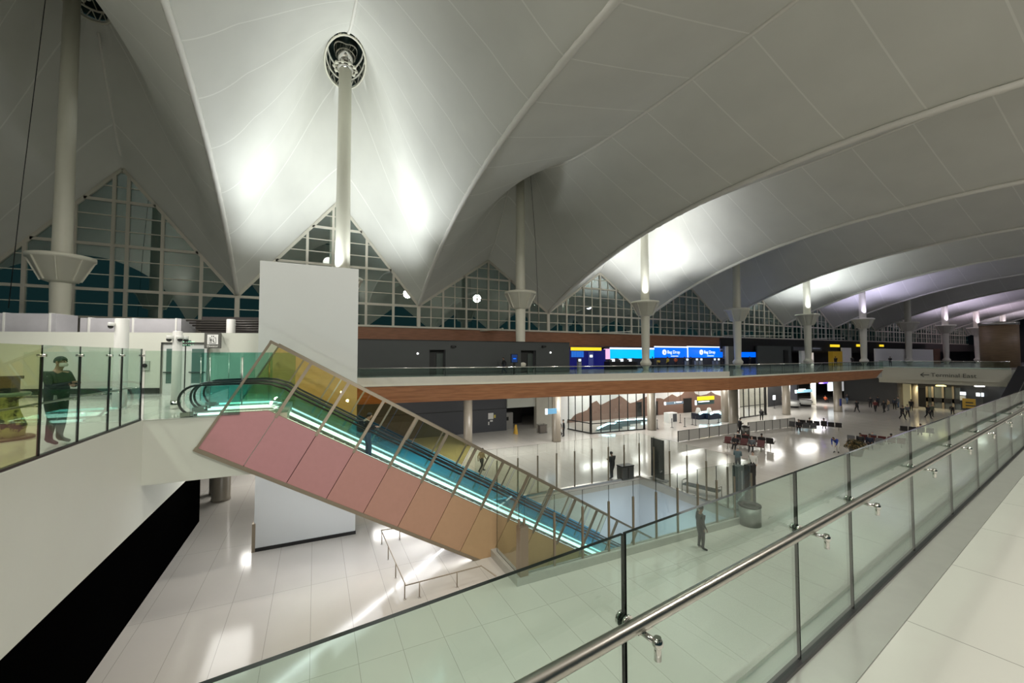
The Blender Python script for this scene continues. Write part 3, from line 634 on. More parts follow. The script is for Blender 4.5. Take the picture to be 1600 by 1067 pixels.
# ================================================================== LEFT DECK FURNITURE
W0, W1 = Vector((-24.0, 31.4)), Vector((-2.4, 23.9))
wd = (W1-W0).normalized(); wn = Vector((wd.y, -wd.x)); wa = math.atan2(wd.y, wd.x)
def wl(s, k=0, z=0): p = W0+wd*s+wn*k; return Vector((p.x, p.y, z))
WLEN = (W1-W0).length
def wbox(s0, s1, k0, k1, z0, z1):
    v = [wl(s, k, z) for s in (s0, s1) for k in (k0, k1) for z in (z0, z1)]
    return MB().add(v, [(0, 1, 3, 2), (4, 6, 7, 5), (0, 4, 5, 1), (2, 3, 7, 6), (0, 2, 6, 4), (1, 5, 7, 3)])
struct(wbox(0, WLEN, -.2, 0, 0, 3.0).build('wall_left_partition', M_WHITE))
def ws(px):  # distance along the partition where a photo column meets it
    d = ray(px, 560); a = Vector((d.x, d.y)); # solve CAM + a*k = W0 + wd*s
    den = a.x*wd.y-a.y*wd.x; k = (W0.x*wd.y-W0.y*wd.x)/den; p = a*k; return (p-W0).dot(wd)
sd0, sd1 = ws(256), ws(325); mid = (sd0+sd1)/2
d1 = struct(wbox(sd0, sd1, 0, .05, 0, 2.42).build('door_1', M_PIER))
struct(wbox(ws(-5), sd0-.1, 0, .03, 0, .28).build('baseboard_left', mat('dark_base', (.03, .035, .03), .4)))
def dbox(s0, s1, k0, k1, z0, z1, nm, m_): return wbox(s0, s1, k0, k1, z0, z1).build(nm, m_, d1, world=False)
dbox(sd0-.08, sd0, 0, .1, 0, 2.5, 'door_frame', M_STEEL); dbox(sd1, sd1+.08, 0, .1, 0, 2.5, 'door_frame', M_STEEL); dbox(sd0-.08, sd1+.08, 0, .1, 2.42, 2.52, 'door_frame', M_STEEL)
dbox(mid-.02, mid+.02, .05, .07, 0, 2.42, 'door_gap', M_BLACK)
for s_, e_ in ((sd0+.15, mid-.3), (mid+.3, sd1-.15)):
    dbox(s_, e_, .05, .06, .5, 2.2, 'door_pane', M_BGLASS if False else mat('smoked_pane', (.10, .16, .14), .15)); dbox(s_-.1, e_+.1, .06, .12, 1.02, 1.07, 'push_bar', M_POLISH)
# exit sign and elevator sign on the partition
def board(name, label, cat, s0, s1, z0, z1, m_, k=.06):
    t = thing(name, label, cat, tuple(wl((s0+s1)/2, 0, z0))); wbox(s0, s1, 0.001, k, z0, z1).build('board', m_, t); return t
t = board('exit_sign', 'small green exit sign above the double doors', 'sign', ws(284), ws(298), 2.33, 2.62, mat('exit_green', (.02, .10, .06), .5))
h_ = (ws(298)-ws(284)); text('EXIT', .27, mat('exit_letters', (.5, .8, .6), .5, emit=(.5, .9, .65), es=.5), t, wl(ws(284)+.06, .065, 2.38), (R(90), 0, wa))
s0, s1 = ws(325), ws(350)
es0 = thing('elevator_sign', 'grey elevator sign with white pictogram panel hanging before the partition', 'sign', tuple(wl((s0+s1)/2, .3, 2.2)))
wbox(s0, s1, .25, .33, 2.22, 2.98).build('board', mat('sign_charcoal', (.10, .10, .09), .5), es0)
ww = s1-s0
wbox(s0+ww*.19, s0+ww*.86, .331, .34, 2.42, 2.90).build('pictogram_panel', mat('panel_white', (.8, .8, .78), .5), es0)
pg = MB()
def pb(a, b, z0, z1): 
    v = [wl(s0+ww*s_, k, z) for s_ in (a, b) for k in (.341, .347) for z in (z0, z1)]; pg.add(v, [(0, 1, 3, 2), (4, 6, 7, 5), (0, 4, 5, 1), (2, 3, 7, 6), (0, 2, 6, 4), (1, 5, 7, 3)])
pb(.31, .33, 2.46, 2.74); pb(.71, .73, 2.46, 2.74); pb(.31, .73, 2.46, 2.48); pb(.31, .42, 2.73, 2.75); pb(.62, .73, 2.73, 2.75)
pb(.44, .49, 2.78, 2.84); pb(.55, .60, 2.78, 2.84); pb(.40, .44, 2.50, 2.62); pb(.37, .47, 2.60, 2.66); pb(.395, .445, 2.67, 2.71); pb(.53, .57, 2.55, 2.66); pb(.53, .63, 2.55, 2.575); pb(.61, .63, 2.49, 2.56); pb(.535, .57, 2.67, 2.71)
pg.build('pictogram', M_BLACK, es0)
text('Elevator', .155, mat('sign_white_text', (.7, .7, .66), .5), es0, wl(s0+ww*.52, .335, 2.28), (R(90), 0, wa), align='CENTER')
for s_ in (.2, .8): wbox(s0+ww*s_-.02, s0+ww*s_+.02, .0, .3, 2.9, 2.94).build('bracket', M_STEEL, es0)
# alarm plate on the wall, ducts wrapped in white sheeting, stub columns
t = thing('alarm_box', 'small grey wall box with dark dial left of the double doors', 'wall box', tuple(wl(ws(229), 0, 1.0))); wbox(ws(222), ws(235), .004, .08, 1.15, 1.6).build('plate', mat('grey_plate', (.35, .38, .34), .5), t)
c = wl(ws(229), .08, 1.38); MB().tube([c, c+Vector((wn.x, wn.y, 0))*.05], .1, 14).build('dial', M_BLACK, t)
for nm, a, b, z0, z1, lab in (('wrapped_duct', ws(-40), ws(60), 2.9, 3.95, 'pale plastic wrapped duct behind the mast at far left'), ('wrapped_duct', ws(100), ws(265), 2.95, 3.75, 'pale plastic wrapped duct above the white partition')):
    t = thing(nm, lab, 'duct', tuple(wl((a+b)/2, -1.2, 3.0)), group='plastic wrapped ducts')
    v = []; n = 14; prof = [(-1.9, z0), (-1.9, z1), (-.9, z1), (-.75, z1-.15), (-.7, z0)]
    wbox(a, b, -1.9, -.75, z0, z1).build('sheeting', mat('plastic_sheet', (.48, .47, .50), .35, noise=.12, nscale=2), t)
    for q in range(int((b-a)/2)+1):
        s_ = a+.4+q*2.0
        if s_ < b: wbox(s_-.04, s_+.04, -1.93, -.72, z0, z1+.03).build('strap', M_WPAINT, t)
t = thing('pipe_run', 'dark run of pipes and cable trays above the partition near the grey pier', 'pipes', tuple(wl(ws(340), -1.5, 3.0)))
for q in range(5): MB().tube([wl(ws(268), -2.0+.25*q, 3.25+.11*q), wl(WLEN+1, -2.0+.25*q, 3.25+.11*q)], .05, 8).build('pipe', mat('dark_pipe', (.05, .045, .04), .4, .3), t)
wbox(ws(268), WLEN+1, -2.3, -2.2, 3.0, 4.0).build('backing_panel', mat('dark_panel', (.035, .03, .028), .6), t)
def pole(name, label, x, y, r, h, m_, steel=0, domes=0, z0=0):
    t = thing(name, label, 'column', (x, y, z0)); MB().lathe(x, y, [(r, z0+steel), (r, z0+h-.02), (r-.02, z0+h)], 28).build('shaft', m_, t)
    if steel: MB().lathe(x, y, [(r+.012, z0), (r+.012, z0+steel)], 28).build('base_sleeve', M_POLISH, t)
    for a in range(domes):
        an = R(-150+90*a); cx, cy = x+math.cos(an)*(r+.07), y+math.sin(an)*(r+.07)
        hsg = MB().lathe(cx, cy, [(.10, z0+h-.16), (.11, z0+h-.22), (.10, z0+h-.28)], 16).build('camera_housing', M_WPAINT, t)
        MB().ball((cx+math.cos(an)*.03, cy+math.sin(an)*.03, z0+h-.3), .08, 12).build('camera_dome', M_BLACK, hsg)
    return t
def deckpt(px, z): X = (px-800)/FOC*z; L_ = .8988*X+.4384*z; P_ = -.4384*X+.8988*z; return L_, P_
x, y = deckpt(277, 14.2); pole('camera_pole', 'white pole with camera domes on top in front of the double doors', x, y, .14, 2.72, M_WPAINT, .3, 3)
x, y = deckpt(189.5, 14.6); pole('white_column', 'white stub column with one small camera, right of the guard', x, y, .20, 3.2, M_WPAINT, 0, 1)
x, y = deckpt(360, 20.95); pole('white_column', 'short white pillar behind the elevator sign', x, y, .20, 3.75, M_WPAINT, 0, 0)
x, y = deckpt(8, 9.0)  # made-up object standing in for yellow reflections in the glass
t = thing('reflection_stand_in', 'made-up mottled yellow green stand in place of glass reflections at the far left edge', 'stand', (x, y, 0))
m_dr = mat('mottled_reflection', (.30, .30, .10), .6); nt = m_dr.node_tree; b = nt.nodes['Principled BSDF']; tc = nt.nodes.new('ShaderNodeTexCoord'); n = nt.nodes.new('ShaderNodeTexNoise'); n.inputs['Scale'].default_value = 5; n.inputs['Detail'].default_value = 3
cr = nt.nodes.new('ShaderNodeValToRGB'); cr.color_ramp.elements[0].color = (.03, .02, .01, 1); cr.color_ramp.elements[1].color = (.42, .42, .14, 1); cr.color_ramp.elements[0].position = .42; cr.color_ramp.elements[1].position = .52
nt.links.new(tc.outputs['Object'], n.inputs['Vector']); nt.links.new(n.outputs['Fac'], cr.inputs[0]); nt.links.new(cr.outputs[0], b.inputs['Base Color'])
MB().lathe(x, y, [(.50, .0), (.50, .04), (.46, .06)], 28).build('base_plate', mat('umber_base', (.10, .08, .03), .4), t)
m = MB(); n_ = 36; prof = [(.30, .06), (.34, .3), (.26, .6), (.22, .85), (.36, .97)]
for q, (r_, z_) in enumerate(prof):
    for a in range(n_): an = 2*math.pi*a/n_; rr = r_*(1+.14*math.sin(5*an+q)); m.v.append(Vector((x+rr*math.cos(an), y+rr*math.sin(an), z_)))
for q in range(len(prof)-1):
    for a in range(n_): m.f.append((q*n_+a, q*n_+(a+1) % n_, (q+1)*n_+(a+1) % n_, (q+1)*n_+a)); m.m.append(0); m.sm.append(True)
m.build('mottled_body', m_dr, t)
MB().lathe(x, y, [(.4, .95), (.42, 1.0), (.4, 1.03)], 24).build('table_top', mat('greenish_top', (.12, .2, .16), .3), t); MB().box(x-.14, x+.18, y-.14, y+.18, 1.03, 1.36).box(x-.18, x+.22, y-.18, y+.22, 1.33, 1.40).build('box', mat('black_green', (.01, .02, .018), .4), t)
# ================================================================== PEOPLE
def skin_mesh(nodes, edges, name='body', sub=1):
    """nodes: name -> (co, radius); grown into one continuous surface"""
    keys = list(nodes); me = bpy.data.meshes.new(name); me.from_pydata([nodes[k][0] for k in keys], [(keys.index(a), keys.index(b)) for a, b in edges], [])
    o = bpy.data.objects.new(name, me); COL.objects.link(o)
    md = o.modifiers.new('skin', 'SKIN'); md.use_smooth_shade = True
    sv = me.skin_vertices[0].data
    for i, k in enumerate(keys):
        r = nodes[k][1]; sv[i].radius = r if isinstance(r, tuple) else (r, r); sv[i].use_root = (i == 0)
    if sub: s_ = o.modifiers.new('sub', 'SUBSURF'); s_.levels = sub; s_.render_levels = sub
    dg = bpy.context.evaluated_depsgraph_get(); m2 = bpy.data.meshes.new_from_object(o.evaluated_get(dg)); bpy.data.objects.remove(o); m2.name = name
    return m2, keys
def V3(*a): return Vector(a)
POSES = {
 # legs: (knee, ankle, toe) per side as (x, y, z); arms: (elbow, wrist); figure faces +X, stands at origin, 1.75 m tall
 'stand': dict(pel=(0, 0, .95), ch=(.01, 0, 1.33), nk=(.02, 0, 1.50), hd=(.05, 0, 1.63), L=[(.03, .11, .52), (-.02, .12, .09), (.13, .14, .035)], Rr=[(.05, -.11, .52), (.02, -.12, .09), (.17, -.14, .035)], LA=[(-.02, .25, 1.14), (.10, .25, .90)], RA=[(-.02, -.25, 1.14), (.10, -.25, .90)]),
 'walk': dict(pel=(0, 0, .93), ch=(.05, 0, 1.31), nk=(.07, 0, 1.48), hd=(.11, 0, 1.61), L=[(.20, .09, .52), (.30, .09, .10), (.46, .09, .07)], Rr=[(-.02, -.09, .50), (-.32, -.09, .16), (-.20, -.10, .06)], LA=[(-.12, .24, 1.12), (-.08, .25, .87)], RA=[(.12, -.24, 1.12), (.30, -.20, .95)]),
 'cross': dict(pel=(0, 0, .95), ch=(.0, 0, 1.33), nk=(.02, 0, 1.50), hd=(.06, 0, 1.63), L=[(.03, .10, .52), (-.02, .11, .09), (.13, .13, .035)], Rr=[(.03, -.10, .52), (-.02, -.11, .09), (.13, -.13, .035)], LA=[(.10, .27, 1.14), (.27, .02, 1.17)], RA=[(.10, -.27, 1.14), (.29, -.04, 1.22)]),
 'phone': dict(pel=(0, 0, .95), ch=(.01, 0, 1.33), nk=(.03, 0, 1.50), hd=(.09, 0, 1.61), L=[(.04, .10, .52), (.0, .11, .09), (.15, .13, .035)], Rr=[(.10, -.10, .52), (.10, -.11, .09), (.25, -.13, .035)], LA=[(.03, .23, 1.13), (.30, .10, 1.18)], RA=[(.03, -.23, 1.13), (.30, -.10, 1.18)]),
 'sit': dict(pel=(0, 0, .50), ch=(-.08, 0, .88), nk=(-.08, 0, 1.05), hd=(-.04, 0, 1.18), L=[(.42, .12, .50), (.50, .13, .09), (.65, .14, .035)], Rr=[(.42, -.12, .52), (.56, -.13, .09), (.71, -.14, .035)], LA=[(.02, .25, .70), (.25, .14, .60)], RA=[(.02, -.25, .70), (.25, -.14, .60)]),
 'lounge': dict(pel=(.12, 0, .48), ch=(-.10, 0, .82), nk=(-.15, 0, .98), hd=(-.13, 0, 1.12), L=[(.50, .10, .46), (.86, .12, .12), (.93, .13, .26)], Rr=[(.52, -.08, .50), (.92, -.08, .17), (.98, -.09, .31)], LA=[(.0, .25, .66), (.24, .10, .62)], RA=[(.0, -.25, .66), (.24, -.10, .60)]),
 'bend': dict(pel=(0, 0, .88), ch=(.28, 0, 1.10), nk=(.42, 0, 1.18), hd=(.55, 0, 1.22), L=[(.10, .11, .50), (-.02, .12, .09), (.13, .14, .035)], Rr=[(.16, -.11, .50), (.10, -.12, .09), (.25, -.14, .035)], LA=[(.36, .20, .88), (.46, .14, .66)], RA=[(.36, -.20, .88), (.46, -.14, .66)]),
}
def hand(N_, E_, w_key, wr, d, up, side, curl, s, tag_):
    d = d.normalized(); lat = d.cross(up).normalized()*side
    pc = wr+d*.055; N_[tag_+'pc'] = (pc, .026*s+.004); E_.append((w_key, tag_+'pc'))
    lens = (.070, .078, .072, .055)
    for q in range(4):
        k = pc+d*.038+lat*(.030-.020*q); N_[tag_+'k%d' % q] = (k, .0105); E_.append((tag_+'pc', tag_+'k%d' % q))
        m_ = k+(d*math.cos(curl)-up*math.sin(curl))*lens[q]*.5; e = m_+(d*math.cos(curl*2.1)-up*math.sin(curl*2.1))*lens[q]*.5
        N_[tag_+'m%d' % q] = (m_, .0088); N_[tag_+'e%d' % q] = (e, .0072); E_ += [(tag_+'k%d' % q, tag_+'m%d' % q), (tag_+'m%d' % q, tag_+'e%d' % q)]
    t1 = pc-d*.02+lat*.036-up*.008; t2 = t1+(d*.7+lat*.55).normalized()*.038; t3 = t2+(d*.95+lat*.1).normalized()*.03
    for nm, c_, r_ in (('t1', t1, .0115), ('t2', t2, .0105), ('t3', t3, .0085)): N_[tag_+nm] = (c_, r_)
    E_ += [(tag_+'pc', tag_+'t1'), (tag_+'t1', tag_+'t2'), (tag_+'t2', tag_+'t3')]
PCACHE = {}
SKINS = [mat('skin_light', (.50, .32, .24), .5), mat('skin_brown', (.20, .11, .07), .5), mat('skin_tan', (.36, .21, .14), .5)]
def cl(name, c): return mat('cloth_'+name, c, .8)
CLO = dict(black=cl('black', (.012, .012, .014)), navy=cl('navy', (.012, .018, .035)), grey=cl('grey', (.10, .11, .12)), blue=cl('blue', (.02, .05, .30)), jean=cl('jean', (.05, .09, .16)), white=cl('white', (.62, .62, .58)), tan=cl('tan', (.35, .24, .13)), maroon=cl('maroon', (.12, .02, .02)), yellow=cl('yellow', (.50, .36, .04)), orange=cl('orange', (.60, .12, .04)), teal=cl('teal', (.10, .15, .17)), olive=cl('olive', (.08, .09, .06)), guardg=cl('guard_green_black', (.012, .022, .02)))
HAIR = dict(dark=mat('hair_dark', (.012, .009, .007), .6), grey=mat('hair_grey', (.30, .29, .27), .7), brown=mat('hair_brown', (.05, .028, .015), .6), cap=mat('cap_fabric', (.012, .02, .022), .8))
def person(label, loc, face, pose='stand', top='black', leg='black', skin=0, hair='dark', h=1.75, detail=1, group=None, bulk=1.2, extra=None):
    """face: heading in degrees from +X"""
    ps = POSES[pose]; key = (pose, detail, bulk)
    if key not in PCACHE:
        N_ = {}; E_ = []
        def nd(k, c_, r_, frm=None):
            N_[k] = (Vector(c_), r_)
            if frm: E_.append((frm, k))
        b = bulk
        pel, ch, nk, hd = (Vector(ps[q]) for q in ('pel', 'ch', 'nk', 'hd'))
        nd('pel', pel, .125*b); wa_ = pel.lerp(ch, .45); nd('waist', wa_, .125*b, 'pel'); nd('chest', ch, (.150*b, .125*b), 'waist'); up_ = (nk-ch)
        nd('neckb', ch.lerp(nk, .62), .085, 'chest'); nd('neck', nk, .055, 'neckb')
        fd = (hd-nk); nd('jaw', nk.lerp(hd, .5)+Vector((.018, 0, 0)), .068, 'neck'); nd('head', hd+Vector((0, 0, .005)), .088, 'jaw'); nd('crown', hd+fd.normalized()*.065, .066, 'head')
        nd('nose', hd+Vector((.094, 0, -.022)), .014, 'head')
        for s_, K, A, g in ((1, ps['L'], ps['LA'], 'l'), (-1, ps['Rr'], ps['RA'], 'r')):
            nd(g+'hip', pel+Vector((.0, .085*s_*b, -.05)), .10*b, 'pel')
            kn, an, to = (Vector(q) for q in K); nd(g+'th', (pel+Vector((0, .10*s_, -.05))).lerp(kn, .45), .088*b, g+'hip'); nd(g+'kn', kn, .062*b, g+'th'); nd(g+'calf', kn.lerp(an, .4), .060*b, g+'kn'); nd(g+'an', an, .043, g+'calf')
            nd(g+'heel', an+(an-to).normalized()*.03+Vector((0, 0, -.03 if an.z < .11 else 0)), .040, g+'an'); nd(g+'ball', an.lerp(to, .7), .042, g+'an'); nd(g+'toe', to+(to-an).normalized()*.03*Vector((1, 1, 0)).length, .032, g+'ball')
            sh = ch+(nk-ch)*.42+Vector((-.005, .175*s_*b, 0)); nd(g+'sh', sh, .062*b, 'chest'); el, wr = (Vector(q) for q in A)
            nd(g+'ua', sh.lerp(el, .5), .052*b, g+'sh'); nd(g+'el', el, .043*b, g+'ua'); nd(g+'fa', el.lerp(wr, .45), .040, g+'el'); nd(g+'wr', wr, .028, g+'fa')
            d = wr-el; u_ = Vector((0, 0, 1)) if abs(d.normalized().z) < .7 else Vector((1, 0, 0))
            if detail: hand(N_, E_, g+'wr', wr, d, u_, -s_, .55, 1, g+'h')
            else: nd(g+'palm', wr+d.normalized()*.07, .034, g+'wr'); nd(g+'fing', wr+d.normalized()*.14, .020, g+'palm')
        me, keys = skin_mesh(N_, E_, 'body', 1)
        segs = [(N_[a][0], N_[b_][0], a, b_) for a, b_ in E_]
        reg = []
        for p in me.polygons:
            c_ = p.center; best = None
            for a, b_, ka, kb in segs:
                ab = b_-a; t_ = max(0, min(1, (c_-a).dot(ab)/max(ab.length_squared, 1e-9))); dd = (c_-(a+ab*t_)).length
                if best is None or dd < best[0]: best = (dd, ka, kb)
            k = best[2]
            if k in ('neck', 'jaw', 'head', 'crown', 'nose') or (k[0] in 'lr' and k[1:2] == 'h' and k[1:] not in ('hip', 'heel')): r = 0
            elif k[1:] in ('wr', 'palm', 'fing') and False: r = 0
            elif k[1:] in ('ball', 'toe', 'heel'): r = 3
            elif k[1:] in ('palm', 'fing'): r = 0
            elif k[1:] in ('th', 'kn', 'calf', 'an', 'hip'): r = 2
            else: r = 1
            reg.append(r)
        me.polygons.foreach_set('material_index', reg); me.polygons.foreach_set('use_smooth', [True]*len(reg))
        # hair cap: shell around the skull
        hb = MB(); rows = 8; n = 18; ax = Vector((0, 0, 1)); c0 = hd+Vector((-.008, 0, .022))
        for i in range(rows):
            th = math.pi*.60*i/(rows-1)
            for j in range(n):
                ph = 2*math.pi*j/n; front = max(0, math.cos(ph)); t2 = th*(1-.42*front)
                hb.v.append(c0+Vector((.108*math.sin(t2)*math.cos(ph), .092*math.sin(t2)*math.sin(ph), .105*math.cos(t2))))
        for i in range(rows-1):
            for j in range(n): hb.f.append((i*n+j, (i+1)*n+j, (i+1)*n+(j+1) % n, i*n+(j+1) % n)); hb.m.append(0); hb.sm.append(True)
        hm = bpy.data.meshes.new('hair'); hm.from_pydata(hb.v, [], hb.f); hm.polygons.foreach_set('use_smooth', [True]*len(hb.f))
        for mm in (me, hm):
            while len(mm.materials) < (4 if mm is me else 1): mm.materials.append(None)
        PCACHE[key] = (me, hm, hd)
    me, hm, hd = PCACHE[key]
    k = h/1.75
    t = thing('person', label, 'person', tuple(loc), R(face), group)
    t.scale = (k, k, k)
    o = bpy.data.objects.new('body', me); put(o, t)
    for i_, m_ in enumerate((SKINS[skin], CLO[top], CLO[leg], M_BLACK)): o.material_slots[i_].link = 'OBJECT'; o.material_slots[i_].material = m_
    o2 = bpy.data.objects.new('hair', hm); put(o2, t); o2.material_slots[0].link = 'OBJECT'; o2.material_slots[0].material = HAIR[hair]
    return t, hd
def az(dx, dy): return math.degrees(math.atan2(dy, dx))
RIGHT_ = HEAD-90      # heading that points to the right of the picture
# the guard on the left deck
gx, gy = deckpt(91, 8.6)
g, hd = person('person in dark uniform and pale face mask, arms crossed, behind the left glass screen', (gx, gy, 0), RIGHT_+8, 'cross', 'guardg', 'black', 2, 'cap', 1.84, 1, bulk=1.25)
def local(parent, mb, nm, m_): return mb.build(nm, m_, parent, world=False)
mk = MB(); n = 9; rows = []
for i in range(5):
    for j in range(n):
        a = R(-75+150*j/(n-1)); z = -.085+.075*i/4; r_ = .080+.012*math.sin(math.pi*i/4)
        mk.v.append(Vector((hd.x+.012+r_*math.cos(a)*1.05, hd.y+r_*math.sin(a)*.92, hd.z+z)))
for i in range(4):
    for j in range(n-1): mk.f.append((i*n+j, i*n+j+1, (i+1)*n+j+1, (i+1)*n+j)); mk.m.append(0); mk.sm.append(True)
local(g, mk, 'face_mask', mat('mask_white', (.62, .62, .52), .8))
for s_ in (-1, 1): local(g, MB().ball((hd.x+.082, hd.y+.032*s_, hd.z+.016), .012, 10), 'eye', mat('eye_dark', (.02, .015, .01), .2))
for s_ in (-1, 1): local(g, MB().box(hd.x-.02, hd.x+.012, hd.y+.083*s_-.008, hd.y+.083*s_+.008, hd.z-.035, hd.z+.025), 'ear', SKINS[2])
local(g, MB().box(-.02, .06, -.275, -.262, 1.29, 1.36), 'sleeve_patch', mat('patch', (.42, .45, .40), .7))
local(g, MB().lathe(0, 0, [(.165, .99), (.166, 1.035)], 24, cap=False), 'belt', M_BLACK)
local(g, MB().box(.03, .12, -.17, -.12, .88, .98), 'belt_keys', mat('keys_grey', (.3, .32, .3), .4))
# the rider on the near escalator
ep = ony(573, 690, 16.2); ex = ep.x
p, hd2 = person('person in black shirt with backpack and jeans riding the escalator down', (ex, 16.15, -(ex+1.33)*math.tan(R(30))-.23), 0, 'phone', 'black', 'jean', 0, 'dark', 1.76, 1)
bp = MB().box(-.30, -.14, -.15, .15, 1.05, 1.46).box(-.34, -.29, -.11, .11, 1.08, 1.28); bpo = local(p, bp, 'backpack', CLO['navy'])
for s_ in (-1, 1): local(p, MB().tube([(-.16, .10*s_, 1.42), (-.02, .11*s_, 1.50), (.11, .11*s_, 1.40), (.10, .13*s_, 1.18), (-.12, .14*s_, 1.08)], .014, 6), 'backpack_strap', CLO['white']).parent = bpo
# the walker just beyond the foreground railing
fp = onz(1095, 858); p, _h2 = person('person in dark jacket on the pale floor just beyond the foreground glass', fp, RIGHT_+4, 'stand', 'black', 'black', 1, 'dark', 1.80, 1)
# people standing and walking on the lower floor
def fl(px, py, z=FL): v = onz(px, py, z); return (v.x, v.y, z)
for lab, px, py, face, pose, top, leg, sk, hr, h in (
 ('person in black standing alone behind the glass screen of the escalator well', 957, 748.5, 100, 'phone', 'black', 'black', 1, 'dark', 1.80),
 ('person in dark coat standing left of a pair beside the column with the blue sign', 874.5, 681, 170, 'walk', 'black', 'black', 1, 'dark', 1.72),
 ('person in long dark coat, right of the pair beside the column with the blue sign', 881, 682, 150, 'stand', 'black', 'black', 2, 'dark', 1.70),
 ('person in brown top just behind the sloping top rail of the escalator housing', 752, 738, 20, 'walk', 'tan', 'black', 1, 'dark', 1.68),
 ('person in dark clothes standing against the big column by the low white partition', 1156, 679.5, -20, 'phone', 'black', 'black', 1, 'dark', 1.75),
 ('person bending over a bag behind the low white partition', 1190, 657, 30, 'bend', 'black', 'black', 1, 'dark', 1.72),
 ('grey haired person in blue grey shirt standing behind the grey totem', 1153, 737, 20, 'phone', 'teal', 'grey', 0, 'grey', 1.74),
 ('person in white top standing behind the black totem', 1177, 744, 200, 'stand', 'white', 'black', 0, 'brown', 1.68),
 ('person in blue top and white trousers bending at the end of the far bench row', 1308, 707, 180, 'bend', 'blue', 'white', 2, 'dark', 1.72),
 ('lone person in black walking away on the open floor right of the banded column', 1339.4, 644.5, 60, 'walk', 'black', 'black', 1, 'dark', 1.78),
 ('person in dark jacket left of the banded column far back', 1323.5, 631, 0, 'walk', 'black', 'jean', 1, 'dark', 1.75),
 ('leftmost person of the distant crowd', 1360, 637, 10, 'stand', 'black', 'black', 1, 'dark', 1.75),
 ('person in maroon in the distant crowd, left part', 1368, 643.5, 190, 'walk', 'maroon', 'black', 0, 'dark', 1.75),
 ('person in black in the middle of the distant crowd', 1382, 645, 170, 'walk', 'black', 'black', 1, 'dark', 1.78),
 ('person in brown coat in the middle of the distant crowd', 1388.5, 642, 90, 'stand', 'tan', 'grey', 0, 'brown', 1.75),
 ('person in navy in the right half of the distant crowd', 1398, 640, 0, 'stand', 'navy', 'black', 1, 'dark', 1.75),
 ('person in black striding nearest of the distant crowd', 1410, 655.6, 240, 'walk', 'black', 'black', 1, 'dark', 1.80),
 ('person in dark grey beside the nearest strider of the crowd', 1418, 652.5, 220, 'walk', 'grey', 'black', 0, 'dark', 1.74),
 ('rightmost person of the distant crowd, before the lit niche', 1424, 642, 200, 'walk', 'black', 'black', 1, 'dark', 1.72),
 ('person with arm out, left of the couple under the bridge lettering', 1450, 654, 240, 'walk', 'black', 'black', 1, 'dark', 1.80),
 ('person on the right of the couple under the bridge lettering', 1456, 651.5, 230, 'stand', 'olive', 'black', 0, 'dark', 1.70),
 ('person crouched low at the storefront left of the yellow board', 1489, 648, 180, 'bend', 'black', 'black', 1, 'dark', 1.60),
 ('person in navy at the back of the crowd near the blue screen', 1372, 636, 60, 'stand', 'navy', 'black', 1, 'dark', 1.75),
 ('person in grey at the back right of the crowd', 1404, 637, 120, 'stand', 'grey', 'jean', 0, 'brown', 1.72),
 ('person in black behind the curved white desks', 1222, 634, -60, 'stand', 'black', 'black', 1, 'dark', 1.75),
 ('person in red at the far shops left of the banded column', 1290, 629, 0, 'sit', 'orange', 'black', 0, 'brown', 1.7),
): person(lab, fl(px, py), face, pose, top, leg, sk, hr, h, 0)
# ================================================================== BENCH ROWS WITH SITTERS
M_SEAT = mat('bench_seat_black', (.014, .013, .014), .45); M_SEATR = mat('bench_seat_maroon', (.09, .012, .012), .5)
def bench_row(label, x, y, face, n, m_=M_SEAT, group=None):
    t = thing('bench_row', label, 'bench', (x, y, FL), R(face), group)
    W = .62
    for k in range(n):
        y0 = (k-(n-1)/2)*W
        local(t, MB().xz([(-.22, .42), (.24, .45), (.26, .49), (-.20, .46)], y0-.27, y0+.27), 'seat', m_)
        local(t, MB().xz([(-.22, .46), (-.40, .92), (-.36, .94), (-.17, .47)], y0-.27, y0+.27), 'backrest', m_)
    for k in range(n+1):
        y0 = (k-n/2)*W; local(t, MB().tube([(-.24, y0, .46), (-.24, y0, .66), (.20, y0, .66), (.22, y0, .46)], .018, 6), 'armrest', M_STEEL)
    local(t, MB().bar((0, -n*W/2, .40), (0, n*W/2, .40), .07, .06), 'beam', M_STEEL)
    for y0 in (-n*W/2+.3, n*W/2-.3): local(t, MB().bar((0, y0, .4), (0, y0, .03), .06, .06).bar((-.3, y0, .02), (.3, y0, .02), .06, .04), 'leg', M_STEEL)
    return t
def on_row(t, n, k, dx=.0): 
    y0 = (k-(n-1)/2)*.62; m_ = Matrix.Rotation(t.rotation_euler.z, 3, 'Z'); v = m_ @ Vector((dx, y0, 0)); return (t.location.x+v.x, t.location.y+v.y, FL+.0)
